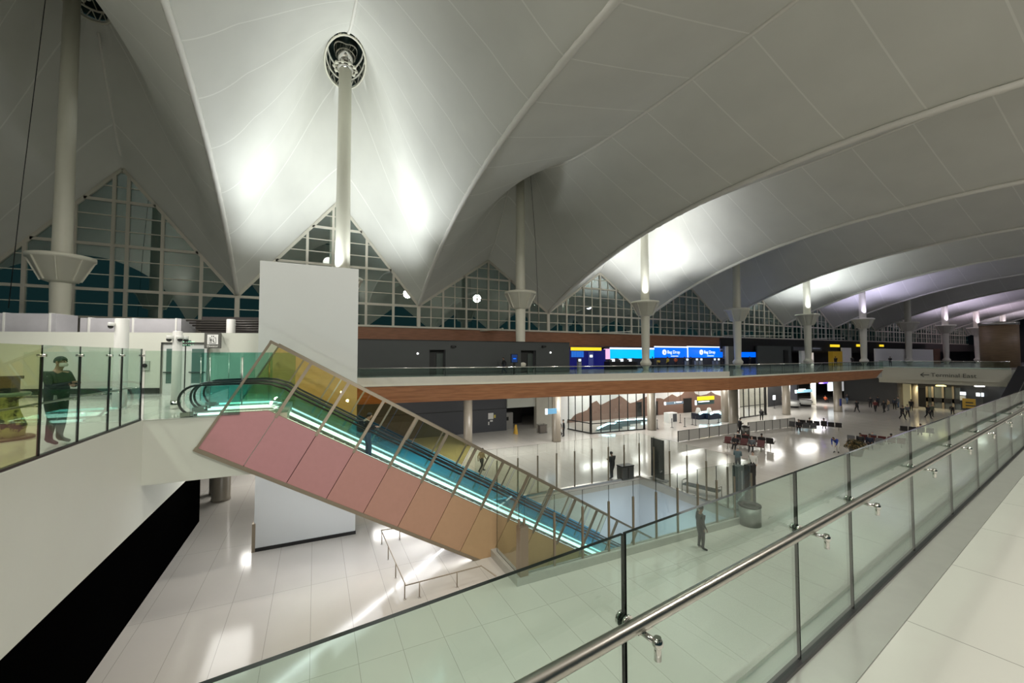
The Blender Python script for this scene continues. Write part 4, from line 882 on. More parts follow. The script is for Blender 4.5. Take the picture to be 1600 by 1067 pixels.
rows = [
 (1162, 703, 205, 5, M_SEATR, 'maroon bench row of the nearest seating group, facing left', [(1, 'lounge', 'black', 'black', 0, 'grey', 'grey haired person lounging with legs stretched out to the left on the nearest bench'), (3, 'sit', 'grey', 'black', 0, 'brown', 'person in grey seated next along from the lounging figure')]),
 (1178, 697, 25, 5, M_SEAT, 'black bench row of the nearest seating group, facing right', [(1, 'lounge', 'navy', 'black', 1, 'dark', 'person with legs stretched out to the right on the nearest black bench'), (3, 'sit', 'maroon', 'black', 0, 'dark', 'person in maroon seated on the nearest black bench'), (4, 'sit', 'white', 'black', 0, 'dark', 'person in pale top at the far end of the nearest black bench')]),
 (1254, 674, 205, 4, M_SEAT, 'black bench row of the middle seating group, facing left', [(1, 'sit', 'black', 'black', 1, 'dark', 'left seated person of the middle seating group')]),
 (1282, 671, 25, 6, M_SEAT, 'long black bench row of the middle seating group, facing right', [(2, 'sit', 'black', 'black', 1, 'dark', 'person in black in the middle of the middle seating group'), (4, 'lounge', 'olive', 'black', 0, 'brown', 'person in olive leaning back on the right of the middle seating group')]),
 (1352, 700, 205, 4, M_SEAT, 'black bench row close behind the foreground glass, beside the plant', [(1, 'sit', 'black', 'black', 1, 'dark', 'first seated person right of the plant'), (2, 'sit', 'navy', 'black', 1, 'dark', 'second seated person right of the plant')]),
 (1378, 697, 25, 5, M_SEATR, 'maroon bench row close behind the foreground glass', [(1, 'lounge', 'maroon', 'black', 1, 'dark', 'person slumped low on the maroon bench behind the foreground glass'), (3, 'sit', 'teal', 'grey', 0, 'grey', 'person in blue grey top with pale cap seated behind the foreground glass')]),
 (1432, 681, 25, 4, M_SEAT, 'black bench row under the crowd, mostly hidden by the foreground glass', [(1, 'sit', 'tan', 'black', 0, 'brown', 'person with brown hair seated rightmost behind the foreground glass')]),
]
for px, py, face, n, m_, lab, sit in rows:
    x, y, z = fl(px, py); t = bench_row(lab, x, y, face, n, m_, 'bench rows in the lower hall')
    for k, pose, top, leg, sk, hr, pl in sit:
        person(pl, on_row(t, n, k, .02), face, pose, top, leg, sk, hr, 1.72, 0)
# ================================================================== LOWER HALL UNDER THE BALCONY
ZT = -1.06
def gbox(nm, label, cat, x0, x1, y0, y1, z0, z1, m_, part='panel', group=None):
    t = thing(nm, label, cat, ((x0+x1)/2, (y0+y1)/2, z0), group=group); MB().box(x0, x1, y0, y1, z0, z1).build(part, m_, t); return t
xa = onz(791, 672).x
struct(MB().box(-6, xa, 39.8, 40.1, FL, ZT).build('wall_lower_hoarding', M_DARKB))
struct(MB().box(-6, xa, 39.76, 39.8, FL+2.35, FL+2.40).build('trim_hoarding_seam', M_BLACK))
t = thing('notice_group', 'cluster of pale and yellow notices on the charcoal lower wall', 'notices', (ony(768, 650, 39.75).x, 39.75, -4.5))
for (a, b, c_, d) in ((763, 771, 645, 655), (766, 770, 656, 659), (763, 764.5, 659, 664)):
    p, q = ony(a, d, 39.74), ony(b, c_, 39.74); MB().box(p.x, q.x, 39.74, 39.78, p.z, q.z).build('paper', M_WPAINT, t)
p, q = ony(772, 653, 39.74), ony(774.5, 648, 39.74); MB().box(p.x, q.x, 39.74, 39.78, p.z, q.z).build('yellow_paper', mat('yellow_paper', (.6, .5, .1), .6), t)
xb = ony(835, 660, 39.8).x; zh = ony(812, 636, 39.8).z
struct(MB().box(xa, xb, 39.6, 40.4, zh, ZT).build('trim_white_header', M_WHITE))
struct(MB().box(xa, xb+.3, 43.5, 43.7, FL, ZT).build('wall_dark_alcove', M_BLACK))
p = fl(799, 671); t = gbox('service_cabinet', 'grey metal cabinet standing in the dark opening under the balcony', 'cabinet', p[0]-.5, p[0]+.5, 40.6, 41.2, FL, FL+1.75, mat('cabinet_grey', (.30, .29, .27), .4), 'body'); MB().box(p[0]-.35, p[0]-.05, 40.57, 40.6, FL+.9, FL+1.3).build('control_panel', M_BLACK, t)
p = onz(806, 678); t = thing('wet_floor_sign', 'small yellow folding floor sign at the edge of the dark opening', 'floor sign', tuple(p))
MB().add([(p.x-.16, p.y-.2, FL), (p.x+.16, p.y-.2, FL), (p.x+.10, p.y, FL+.95), (p.x-.10, p.y, FL+.95), (p.x-.16, p.y-.17, FL), (p.x+.16, p.y-.17, FL), (p.x+.10, p.y+.02, FL+.95), (p.x-.10, p.y+.02, FL+.95)], [(0, 1, 2, 3), (4, 7, 6, 5), (0, 3, 7, 4), (1, 5, 6, 2), (0, 4, 5, 1)]).build('front_leaf', M_YBOARD, t)
MB().add([(p.x-.16, p.y+.24, FL), (p.x+.16, p.y+.24, FL), (p.x+.10, p.y+.04, FL+.95), (p.x-.10, p.y+.04, FL+.95), (p.x-.16, p.y+.21, FL), (p.x+.16, p.y+.21, FL), (p.x+.10, p.y+.01, FL+.95), (p.x-.10, p.y+.01, FL+.95)], [(0, 1, 2, 3), (4, 7, 6, 5), (0, 3, 7, 4), (1, 5, 6, 2), (0, 4, 5, 1)]).build('rear_leaf', M_YBOARD, t)
gr = [onz(887, 670.5), onz(925, 678), onz(1008, 671)]
struct(MB().box(xb, gr[0].x, 39.3, 39.9, FL, ZT).build('wall_travertine', M_STONE))
p = onz(849.5, 677); t = thing('recycling_cage', 'open dark metal bin cage before the travertine wall', 'bin', tuple(p))
for z0 in (.05, .85): MB().tube([(p.x-.42, p.y, FL+z0), (p.x+.42, p.y, FL+z0), (p.x+.42, p.y+.7, FL+z0), (p.x-.42, p.y+.7, FL+z0)], .02, 6, closed=True).build('frame', M_BIN, t)
for a, b in ((-.42, 0), (.42, 0), (.42, .7), (-.42, .7)): MB().tube([(p.x+a, p.y+b, FL), (p.x+a, p.y+b, FL+.9)], .02, 6).build('corner_post', M_BIN, t)
MB().box(p.x-.38, p.x+.38, p.y+.04, p.y+.66, FL+.06, FL+.8).build('liner', mat('liner', (.16, .14, .12), .6), t)
# mural wall with brown mountains on a pale ground
MYW = 41.0; mx0, mx1 = gr[0].x-1, ony(1136, 650, MYW).x+3
struct(MB().box(mx0, mx1, MYW, MYW+.2, FL, ZT).build('wall_mural', mat('mural_pale', (.74, .72, .70), .6)))
peaks = [(886, 660), (892, 655), (898, 648), (905, 645), (912, 643), (918, 640), (924, 630), (932, 626), (938, 633), (948, 628), (956, 624), (962, 622), (968, 618), (974, 622), (984, 630), (992, 628), (1004, 622), (1012, 619), (1024, 622), (1032, 622), (1037, 624), (1043, 620), (1050, 616), (1058, 620), (1066, 616), (1072, 607), (1079, 604), (1086, 615), (1094, 618), (1104, 616), (1111, 612), (1117, 616), (1124, 618), (1131, 622)]
pts = [(ony(a, b, MYW).x, max(FL+.3, min(ZT-.02, ony(a, b, MYW).z))) for a, b in peaks]
mur = thing('mountain_mural', 'brown mountain silhouette cladding on the pale wall below the balcony', 'mural', (pts[0][0], MYW-.05, FL))
for k in range(len(pts)-1):
    pass
mm = MB(); n = len(pts); mm.v = [Vector((a, MYW-.06, b)) for a, b in pts]+[Vector((a, MYW-.06, FL)) for a, b in pts]+[Vector((a, MYW, b)) for a, b in pts]
for k in range(n-1): mm.f += [(k, k+1, n+k+1, n+k), (k, 2*n+k, 2*n+k+1, k+1)]; mm.m += [0, 0]; mm.sm += [False]*2
mm.build('mountain_panel', mat('mural_brown', (.20, .115, .085), .6, noise=.1, nscale=.6), mur)
for (a, b, c_, lab) in ((1068, 1080, 622, 'tall black doorway in the brown mural wall'), (1022, 1027, 627, 'narrow dark doorway left of the hanging lounge sign'), (995, 1002, 628, 'dark doorway seen through the right panes of the glass room')):
    p, q = ony(a, 650, MYW-.06), ony(b, c_, MYW-.06); t = thing('doorway', lab, 'door', ((p.x+q.x)/2, MYW-.1, FL), group=None)
    MB().box(p.x, q.x, MYW-.10, MYW-.055, FL, q.z).build('opening', M_BLACK, t); MB().box(p.x-.06, p.x, MYW-.13, MYW-.055, FL, q.z+.06).box(q.x, q.x+.06, MYW-.13, MYW-.055, FL, q.z+.06).box(p.x-.06, q.x+.06, MYW-.13, MYW-.055, q.z, q.z+.06).build('door_frame', mat('frame_brown', (.08, .05, .04), .5), t)
# black framed glass room around the lobby escalators
t = thing('glass_room', 'black framed floor to ceiling glass room in front of the mountain mural', 'glass room', tuple(gr[1]))
def room(a, b, xs, wide=()):
    for px in xs:
        d = ray(px, 660); den = d.x*(b.y-a.y)-d.y*(b.x-a.x); k = (a.x*(b.y-a.y)-a.y*(b.x-a.x))/den; x, y = d.x*k, d.y*k
        w_ = .17 if px in wide else .07; MB().box(x-w_/2, x+w_/2, y-w_/2, y+w_/2, FL, ZT).build('mullion', M_BLACK, t)
    MB().bar((a.x, a.y, FL+1.05), (b.x, b.y, FL+1.05), .06, .09).build('transom', M_BLACK, t); MB().bar((a.x, a.y, FL+.05), (b.x, b.y, FL+.05), .1, .12).build('sill', M_BLACK, t)
    MB().pane((a.x, a.y), (b.x, b.y), FL+.1, ZT, .02).build('glass', [M_GCLEAR, M_GEDGE], t)
room(gr[0], gr[1], [888.5, 899, 910], ()); room(gr[1], gr[2], [923, 939, 953.5, 967.5, 981, 994.5, 1006.5], (923, 1006.5))
for q, (a, b, c_, d) in enumerate(((934, 676, 954, 660), (950, 674, 967, 657), (957, 673, 985, 655), (975, 671, 1004, 654))):
    A_, B_ = ony(a, b, 35.2+.9*q), ony(c_, d, 35.2+.9*q); A_.z = max(A_.z, FL+.25)
    e = thing('lobby_escalator_rail', ['nearest', 'second', 'third', 'farthest'][q]+' glowing balustrade of the lobby escalators inside the glass room', 'escalator rail', (A_.x, A_.y, FL))
    MB().tube([A_, A_.lerp(B_, .8), B_+Vector((.6, 0, -.1))], .10, 8).build('light_strip', M_STRIPB, e); MB().xz([(A_.x-.4, FL), (A_.x, A_.z-.08), (B_.x, B_.z-.08), (B_.x+1.6, B_.z-.2), (B_.x+1.6, FL)], A_.y-.05, A_.y+.05).build('side', mat('esc_side', (.10, .16, .18), .3), e)
# round columns under the balcony
for px, py, r, z1, m_, lab in ((731, 694, .40, ZT, M_COLUMN, 'round stone column standing before the charcoal lower wall'), (869.5, 688.5, .42, ZT, M_COLUMN, 'round stone column with the small blue sign beside the travertine wall'), (1018.5, 670.5, .46, ZT, M_COLUMN, 'round stone column at the right end of the glass room'), (1133, 658, .42, ZT, M_COLUMN, 'rear stone column of the close pair by the security queue'), (1146.5, 663, .50, ZT, M_COLUMN, 'front stone column of the close pair by the low partition'), (1229, 646.5, .48, ZT, M_COLUMN, 'round stone column just left of the curved white desks'), (1271, 631, .36, ZT, M_MAST, 'slim pale column behind the curved white desks'), (1309.6, 641.7, .50, ZT, M_COLUMN, 'round stone column carrying a blue notice in the far part of the hall'), (1407, 640, .42, ZT, M_COLUMN, 'left column of the lit niche under the pale bridge'), (1428, 643, .42, ZT, M_COLUMN, 'right column of the lit niche under the pale bridge'), (345, 780, .45, -1.88, M_COLUMN, 'dark round column under the left deck beyond the black wall'), (338, 770, .35, -1.88, M_COLUMN, 'slimmer column half hidden behind the column under the left deck')):
    v = onz(px, py+1)
    if px in (1407, 1428): v = onx(px, 600, 83.6); z1 = -2.3
    t = thing('column', lab, 'column', (v.x, v.y, FL)); MB().lathe(v.x, v.y, [(r*1.04, FL), (r*1.04, FL+.12), (r, FL+.16), (r, z1)], 32).build('shaft', m_, t)
    if px == 1146.5: MB().lathe(v.x, v.y, [(r, ZT-.9), (r*1.9, ZT)], 32).build('capital', m_, t)
    if px == 1309.6: MB().box(v.x-r-.08, v.x-.2, v.y-r-.06, v.y-r+.02, FL+.9, FL+1.9).build('blue_notice', mat('notice_blue', (.01, .03, .22), .4), t)
# hanging signs
def hsign(nm, label, px0, px1, py0, py1, Y, m_, rods=True, end=True):
    a, b = ony(px0, py1, Y), ony(px1, py0, Y); t = thing(nm, label, 'sign', (a.x, Y, a.z)); MB().box(a.x, b.x, Y-.08, Y+.08, a.z, b.z).build('board', m_, t)
    if end: MB().box(a.x-.16, a.x, Y-.09, Y+.09, a.z-.03, b.z+.03).build('lit_end', M_WLIT, t)
    if rods:
        for f_ in (.15, .85): MB().tube([(a.x+(b.x-a.x)*f_, Y, b.z), (a.x+(b.x-a.x)*f_, Y, ZT)], .02, 6).build('rod', M_BLACK, t)
    return t, a, b
t, a, b = hsign('hanging_sign', 'small blue lit sign projecting from the column by the travertine wall', 855, 869, 638, 647, 31.5, mat('sign_blue_soft', (.10, .25, .4), .4, emit=(.18, .42, .62), es=.7))
t, a, b = hsign('hanging_sign', 'blue grey hanging sign with white symbol right of the glass room', 1040, 1067, 626.5, 632.5, 36.0, M_GSIGN); text('+', .42, M_WLIT, t, (a.x+1.3, 35.9, a.z+.05), (R(90), 0, 0)); text('Lounge', .36, M_WLIT, t, (a.x+1.75, 35.9, a.z+.12), (R(90), 0, 0)) if False else MB().box(a.x+1.7, a.x+2.6, 35.88, 35.93, a.z+.18, a.z+.30).build('white_word', M_WLIT, t)
t, a, b = hsign('hanging_sign', 'hanging sign with yellow top strip and dark green board near the security queue', 1088, 1115, 624, 632.5, 37.5, mat('board_green_grey', (.05, .09, .09), .5)); q = ony(1115, 618.5, 37.5); MB().box(a.x+.3, q.x, 37.4, 37.6, b.z, q.z).build('yellow_strip', M_YEL, t); MB().box(a.x+.3, a.x+2.4, 37.40, 37.43, b.z-.25, b.z-.1).build('white_line', M_WLIT, t)
t, a, b = hsign('hanging_sign', 'bright pale blue hanging sign above the curved white desks', 1244, 1268, 608, 614, 34.5, mat('sign_cyan_soft', (.2, .4, .5), .4, emit=(.28, .55, .66), es=.9)); MB().box(a.x+.4, a.x+2.2, 34.38, 34.42, a.z+.45, a.z+.55).box(a.x+.4, a.x+1.6, 34.38, 34.42, a.z+.22, a.z+.30).build('white_lines', M_WLIT, t)
# white kiosk and belt posts
v = onz(1051.5, 660); t = thing('white_kiosk', 'white counter kiosk with dark inset panel among the belt posts', 'counter', tuple(v)); MB().box(v.x-.65, v.x+.75, v.y, v.y+.8, FL, FL+1.15).build('body', M_WPAINT, t); MB().box(v.x-.0, v.x+.65, v.y-.02, v.y, FL+.08, FL+1.02).build('inset_panel', M_DARKB, t)
posts = [(1050, 668), (1063, 660.6), (1070, 666.7), (1082, 663.8), (1087, 664.8), (1107.4, 662.6), (1122.8, 660.6), (1139.5, 662), (1027, 670)]
sp0 = None
where = ['in front of the white kiosk', 'just right of the white kiosk', 'nearest the camera right of the white kiosk', 'left of the close pair under the yellow sign', 'right of the close pair under the yellow sign', 'between the yellow sign and the rear column', 'left of the rear column of the pair', 'against the rear column of the pair', 'beside the column at the end of the glass room']
for (px, py), w_ in zip(posts, where):
    v = onz(px, py)
    if sp0 is None:
        sp0 = thing('belt_post', 'black belt barrier post '+w_, 'barrier post', tuple(v), group='belt barrier posts')
        MB().lathe(v.x, v.y, [(.18, FL), (.18, FL+.02), (.04, FL+.05)], 16).build('foot', M_BLACK, sp0); MB().lathe(v.x, v.y, [(.035, FL+.03), (.035, FL+.95)], 10).build('pole', M_BLACK, sp0); MB().lathe(v.x, v.y, [(.05, FL+.92), (.05, FL+1.02)], 12).build('belt_head', M_BLACK, sp0)
    else: c = copy_tree(sp0); c.location = v; c['label'] = 'black belt barrier post '+w_
t = thing('belt_machine', 'white and black luggage scanner with blue glow behind the belt posts', 'scanner', tuple(onz(1105, 655)))
for px in (1102, 1119):
    v = onz(px, 655); MB().tube([(v.x-1.0, v.y, FL+.75), (v.x-.4, v.y, FL+.92), (v.x+.5, v.y, FL+.9), (v.x+1.1, v.y, FL+.6)], .12, 8).build('glowing_hood', M_STRIPB, t); MB().box(v.x-1.1, v.x+1.2, v.y+.1, v.y+1.2, FL, FL+.75).build('black_base', mat('blue_black', (.01, .015, .03), .3), t); MB().lathe(v.x-.9, v.y+.3, [(.25, FL+.75), (.32, FL+1.0), (.2, FL+1.45), (.05, FL+1.5)], 14).build('white_head', M_WPAINT, t)
# low white partition with dark posts, two runs
for q, (a, b, n, lab) in enumerate(((onz(1059.5, 690.5), onz(1152, 676), 6, 'low translucent partition with dark posts left of the big column'), (onz(1169, 675), onz(1242, 666.5), 6, 'low translucent partition with dark posts right of the big column'))):
    t = thing('low_partition', lab, 'partition', tuple(a), group=None)
    for k in range(n):
        p, r_ = a.lerp(b, k/n), a.lerp(b, (k+1)/n); MB().pane((p.x, p.y), (r_.x, r_.y), FL+.05, FL+.98, .02).build('panel', [mat('frosted_panel', (.50, .49, .46), .3), M_BLACK], t)
    for k in range(n+1):
        p = a.lerp(b, k/n); MB().box(p.x-.03, p.x+.03, p.y-.03, p.y+.03, FL, FL+1.02).build('post', M_BLACK, t)
    MB().bar((a.x, a.y, FL+1.0), (b.x, b.y, FL+1.0), .04, .04).build('top_rail', M_BIN, t)
def rbin(label, px, py, w_, h_, m_=M_BIN, round_=True):
    v = onz(px, py); t = thing('litter_bin', label, 'bin', tuple(v))
    if round_: MB().lathe(v.x, v.y, [(w_/2, FL), (w_/2, FL+h_*.92)], 28).build('body', m_, t); MB().lathe(v.x, v.y, [(w_/2+.02, FL+h_*.92), (w_/2+.02, FL+h_), (w_*.3, FL+h_), (w_*.28, FL+h_-.06)], 28).build('lid', M_BLACK, t)
    else: MB().box(v.x-w_/2, v.x+w_/2, v.y-.05, v.y+.5, FL+.04, FL+h_).build('body', m_, t); MB().box(v.x-w_/2-.02, v.x+w_/2+.02, v.y-.07, v.y+.52, FL+h_, FL+h_+.06).build('lid', M_BLACK, t); MB().box(v.x-.02, v.x+.02, v.y-.07, v.y-.05, FL+.1, FL+h_-.05).build('door_gap', M_BLACK, t)
    return t
rbin('dark bin at the left end of the right low partition beside the big column', 1165, 681, .75, 1.0)
rbin('wide grey metal bin behind the foreground glass at the foot of the totems', 1172, 819, .95, .95, mat('bin_grey_green', (.20, .22, .20), .4, .5))
rbin('rectangular black metal bin beside the tall panel at the corner of the well', 981, 749.5, .95, .85, M_BIN, False)
v = onz(1024, 756); t = thing('display_panel', 'tall black free standing display panel behind the corner of the well', 'display panel', tuple(v), R(26-90+64)); 
v2 = onz(1014, 750); dd = (v-v2); dd = Vector((dd.x, dd.y, 0)).normalized()
e0, e1 = onz(1014, 748)+Vector((.35, .1, 0)), onz(1033, 756)+Vector((.35, .1, 0))
MB().bar((0, 0, .0), (0, 0, .01), .1, .1)
mb = MB(); dx = (e1-e0); mb.bar(Vector((e0.x, e0.y, FL+1.4)), Vector((e1.x, e1.y, FL+1.4)), .10, 2.5); t.rotation_euler = (0, 0, 0); mb.build('panel', mat('panel_black_green', (.012, .018, .016), .35), t)
mb = MB(); mb.bar(Vector((e0.x-.1, e0.y, FL+.03)), Vector((e1.x+.3, e1.y-.05, FL+.03)), .5, .05); mb.build('foot_plate', M_BIN, t)
for px, py, w_, h_, m_, lab in ((1159, 800, .50, 2.35, mat('totem_grey', (.07, .10, .10), .35), 'grey totem seen behind the foreground glass, left of the black totem'), (1177, 796, .50, 2.3, M_BLACK, 'black totem with small red sticker behind the foreground glass')):
    v = onz(px, py); t = thing('totem', lab, 'totem', tuple(v)); MB().box(v.x-w_/2, v.x+w_/2, v.y, v.y+.3, FL+.05, FL+h_).build('body', m_, t); MB().box(v.x-w_/2-.05, v.x+w_/2+.05, v.y-.05, v.y+.35, FL, FL+.05).build('foot', M_BIN, t)
    if px == 1177: MB().box(v.x-.22, v.x-.10, v.y-.012, v.y, FL+1.45, FL+1.68).build('red_sticker', mat('sticker_red', (.6, .02, .04), .4), t)
    else: MB().box(v.x+.02, v.x+.12, v.y-.012, v.y, FL+.8, FL+2.1).build('pale_strip', mat('strip_pale', (.3, .33, .33), .4), t)
# slatted bench beside the well
a, b = onz(1066, 768), onz(1121, 782); t = thing('metal_bench', 'grey metal bench with looped arms beside the glass screen of the well', 'bench', tuple(a)); d = (b-a); d.z = 0; L_ = d.length; d.normalize(); n_ = Vector((-d.y, d.x, 0))
if n_.y < 0: n_ = -n_
MB().bar(a+n_*.3+Vector((0, 0, .43)), b+n_*.3+Vector((0, 0, .43)), .6, .05).build('seat', mat('bench_green_grey', (.16, .19, .17), .4), t)
for k in range(5): MB().bar(a+n_*(.05+.12*k)+Vector((0, 0, .465)), b+n_*(.05+.12*k)+Vector((0, 0, .465)), .03, .02).build('slat', M_BIN, t)
for p in (a, b): MB().tube([p+Vector((0, 0, 0)), p+Vector((0, 0, .62)), p+n_*.06+Vector((0, 0, .68)), p+n_*.54+Vector((0, 0, .68)), p+n_*.6+Vector((0, 0, .62)), p+n_*.6], .03, 8).build('looped_arm', M_STEEL, t)
# second black framed glazing, dark wall, desks
a, b = onz(1157, 654), onz(1198, 648); t = thing('black_glazing', 'black framed glazing standing right of the close pair of columns', 'glazing', tuple(a))
for px in (1162, 1170, 1179.5, 1187.5, 1196):
    f_ = (px-1157)/41; p = a.lerp(b, f_); w_ = .22 if px == 1196 else .1; MB().box(p.x-w_/2, p.x+w_/2, p.y-w_/2, p.y+w_/2, FL, ZT).build('mullion', M_BLACK, t)
MB().bar((a.x, a.y, FL+1.5), (b.x, b.y, FL+1.5), .06, .08).bar((a.x, a.y, FL+.1), (b.x, b.y, FL+.1), .1, .14).build('transom', M_BLACK, t); MB().pane((a.x, a.y), (b.x, b.y), FL+.1, ZT, .02).build('glass', [M_GCLEAR, M_GEDGE], t)
a, b = onz(1200, 636), onz(1246, 628)
struct(MB().add([(a.x, a.y, FL), (b.x, b.y, FL), (b.x, b.y, ZT), (a.x, a.y, ZT), (a.x, a.y+.3, FL), (b.x, b.y+.3, FL), (b.x, b.y+.3, ZT), (a.x, a.y+.3, ZT)], [(0, 1, 2, 3), (4, 7, 6, 5), (0, 3, 7, 4), (1, 5, 6, 2), (3, 2, 6, 7)]).build('wall_lower_charcoal', M_DARKB))
a2 = Vector((mx1, MYW, 0)); struct(MB().add([(mx1, MYW, FL), (a.x, a.y, FL), (a.x, a.y, ZT), (mx1, MYW, ZT)], [(0, 1, 2, 3)]).build('wall_lower_pale', M_STONE))
v = onz(1210, 638); t = thing('notice_stand', 'slim stand with white notice before the charcoal wall', 'notice stand', tuple(v)); MB().tube([(v.x, v.y, FL), (v.x, v.y, FL+1.3)], .03, 8).build('pole', M_BLACK, t); MB().box(v.x-.3, v.x+.3, v.y-.03, v.y+.02, FL+1.3, FL+2.0).build('notice', M_WLIT, t); MB().lathe(v.x, v.y, [(.2, FL), (.2, FL+.03)], 14).build('foot', M_BLACK, t)
for px, py, lab in ((1242, 637, 'left curved white service desk with dark base'), (1261, 634.5, 'right curved white service desk with dark base')):
    v = onz(px, py)-Vector((0, .6, 0)); t = thing('service_desk', lab, 'desk', tuple(v), group='curved service desks')
    MB().lathe(v.x, v.y+.8, [(.72, FL), (.72, FL+.3)], 32).build('base', M_BLACK, t); MB().lathe(v.x, v.y+.8, [(.85, FL+.3), (.85, FL+1.05)], 32).build('front', M_WPAINT, t); MB().lathe(v.x, v.y+.8, [(.9, FL+1.05), (.9, FL+1.12), (.6, FL+1.12)], 32).build('counter_top', mat('grey_top', (.3, .3, .3), .3), t); MB().tube([(v.x+.2, v.y-.07, FL+.7), (v.x+.2, v.y+.02, FL+.7)], .14, 14).build('emblem', M_BLACK, t)
# planting behind the foreground glass
v = onz(1338, 712); t = thing('potted_shrub', 'dark and tan leafy shrub in a round pot behind the foreground glass', 'plant', tuple(v))
MB().lathe(v.x, v.y, [(.38, FL), (.5, FL+.55), (.45, FL+.55), (.4, FL+.45)], 24).build('pot', M_BIN, t)
lf = MB(); rnd = random.Random(3)
for k in range(900):
    th, ph = rnd.uniform(0, 2*math.pi), rnd.uniform(0, 1.5); r_ = rnd.uniform(.3, 1); c_ = Vector((v.x+.75*r_*math.cos(th)*math.sin(ph+.2), v.y+.75*r_*math.sin(th)*math.sin(ph+.2), FL+.55+.75*r_*math.cos(ph)))
    a_ = Vector((rnd.uniform(-1, 1), rnd.uniform(-1, 1), rnd.uniform(-.4, 1))).normalized()*.13; b_ = a_.cross(Vector((rnd.random(), rnd.random(), rnd.random()))).normalized()*.03
    lf.add([c_-a_, c_+b_, c_+a_, c_-b_], [(0, 1, 2, 3)], 0 if rnd.random() < .6 else 1)
lf.build('foliage', [mat('leaf_dark', (.02, .03, .012), .6), mat('leaf_tan', (.28, .2, .09), .6)], t)
# far shops at the end of the lower hall
M_SH = mat('shop_grey', (.07, .07, .07), .5); M_SHP = mat('shop_pale', (.22, .21, .19), .5)
def far(nm, label, cat, px0, px1, py0, py1, Y, m_, d=.4, part='panel'):
    a, b = ony(px0, py1, Y), ony(px1, py0, Y); t = thing(nm, label, cat, ((a.x+b.x)/2, Y, a.z)); MB().box(a.x, b.x, Y, Y+d, a.z, b.z).build(part, m_, t); return t
far('lightbox', 'white lit shop panel left of the banded stone column', 'shop panel', 1297, 1303, 597, 611, 40, M_WLIT); far('lightbox', 'white lit shop panel right of the banded stone column', 'shop panel', 1314, 1325, 596, 611, 41, mat('panel_soft_white', (.7, .7, .7), .4, emit=(.8, .8, .8), es=.5)); far('violet_sign', 'violet lit strip sign under the far balcony', 'sign', 1284, 1294, 597, 599.5, 38, mat('violet', (.1, .05, .4), .4, emit=(.2, .12, 1), es=1.5))
far('white_desk', 'small white counter behind the banded stone column', 'desk', 1314, 1322, 623, 634, 37, M_WPAINT)
far('storefront', 'dark far shop front with barred window behind the crowd', 'shop front', 1328, 1364, 598, 638, 43, mat('shop_dark', (.03, .026, .022), .5)); far('shop_fascia', 'grey shop wall behind the crowd left of the lit niche', 'shop front', 1364, 1401, 597, 630, 43.5, M_SHP)
far('fascia_board', 'long black fascia board over the far shops', 'fascia', 1326, 1399, 600, 605, 42.2, M_BLACK); far('wall_screen', 'small blue lit screen on the far shop front', 'screen', 1364, 1371.5, 604, 609.5, 41.8, M_CYAN)
struct(MB().box(87.2, 87.6, 0, 40, FL, ZT).build('wall_lower_end', M_SH))
def endb(nm, label, cat, px0, px1, py0, py1, X, m_, d=.3, part='panel'):
    a, b = onx(px0, py1, X), onx(px1, py0, X); t = thing(nm, label, cat, (X, (a.y+b.y)/2, a.z)); MB().box(X, X+d, min(a.y, b.y), max(a.y, b.y), max(a.z, FL), b.z).build(part, m_, t); return t
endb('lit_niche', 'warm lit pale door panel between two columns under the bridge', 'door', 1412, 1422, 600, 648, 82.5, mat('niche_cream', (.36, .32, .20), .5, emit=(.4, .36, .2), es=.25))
t = endb('storefront', 'grey glazed storefront with steel mullions under the bridge lettering', 'storefront', 1447, 1500, 606, 641, 86.3, mat('store_pane', (.10, .115, .12), .2))
for px in (1448, 1457, 1473, 1489): p_, q_ = onx(px, 645, 86.2), onx(px+1.6, 604, 86.2); MB().box(86.1, 86.3, q_.y, p_.y, FL, q_.z).build('mullion', M_BRONZE, t)
for pyy in (625,): p_, q_ = onx(1447, pyy+2, 86.15), onx(1500, pyy, 86.15); MB().box(86.1, 86.3, min(p_.y, q_.y), max(p_.y, q_.y), p_.z, q_.z+.1).build('transom', M_BLACK, t)
endb('lit_poster', 'white lit poster right of the glazed storefront', 'poster', 1500, 1508, 612.5, 617, 86, M_WLIT); endb('lit_poster', 'lower pale poster right of the glazed storefront', 'poster', 1500, 1508, 619, 625, 86, M_WPAINT)
endb('lit_poster', 'left white lit notice under the right end of the bridge', 'poster', 1525, 1530, 614, 619, 86, M_WLIT); endb('lit_poster', 'right white lit notice under the right end of the bridge', 'poster', 1533, 1536, 614, 619.5, 86, M_WLIT)
endb('dark_recess', 'black recess wall at the far end under the right of the bridge', 'recess', 1537, 1580, 604, 650, 86.6, M_BLACK); endb('black_door', 'narrow black doorway beside the glazed storefront', 'door', 1437, 1447, 606, 642, 86.5, M_BLACK)
t = endb('yellow_board', 'yellow information board standing behind the foreground glass', 'board', 1504, 1524, 623.5, 637.5, 78, M_YBOARD, .1)
a, b = onx(1504, 637.5, 78), onx(1524, 623.5, 78); 
for y_ in (a.y-.3, b.y+.3): MB().tube([(78.05, y_, FL), (78.05, y_, a.z)], .05, 8).build('leg', M_BIN, t)
for k in range(3): MB().box(77.97, 78, b.y+.9, a.y-1.0-.3*k, b.z-.6-.4*k, b.z-.45-.4*k).build('dark_line', M_LETTER, t)
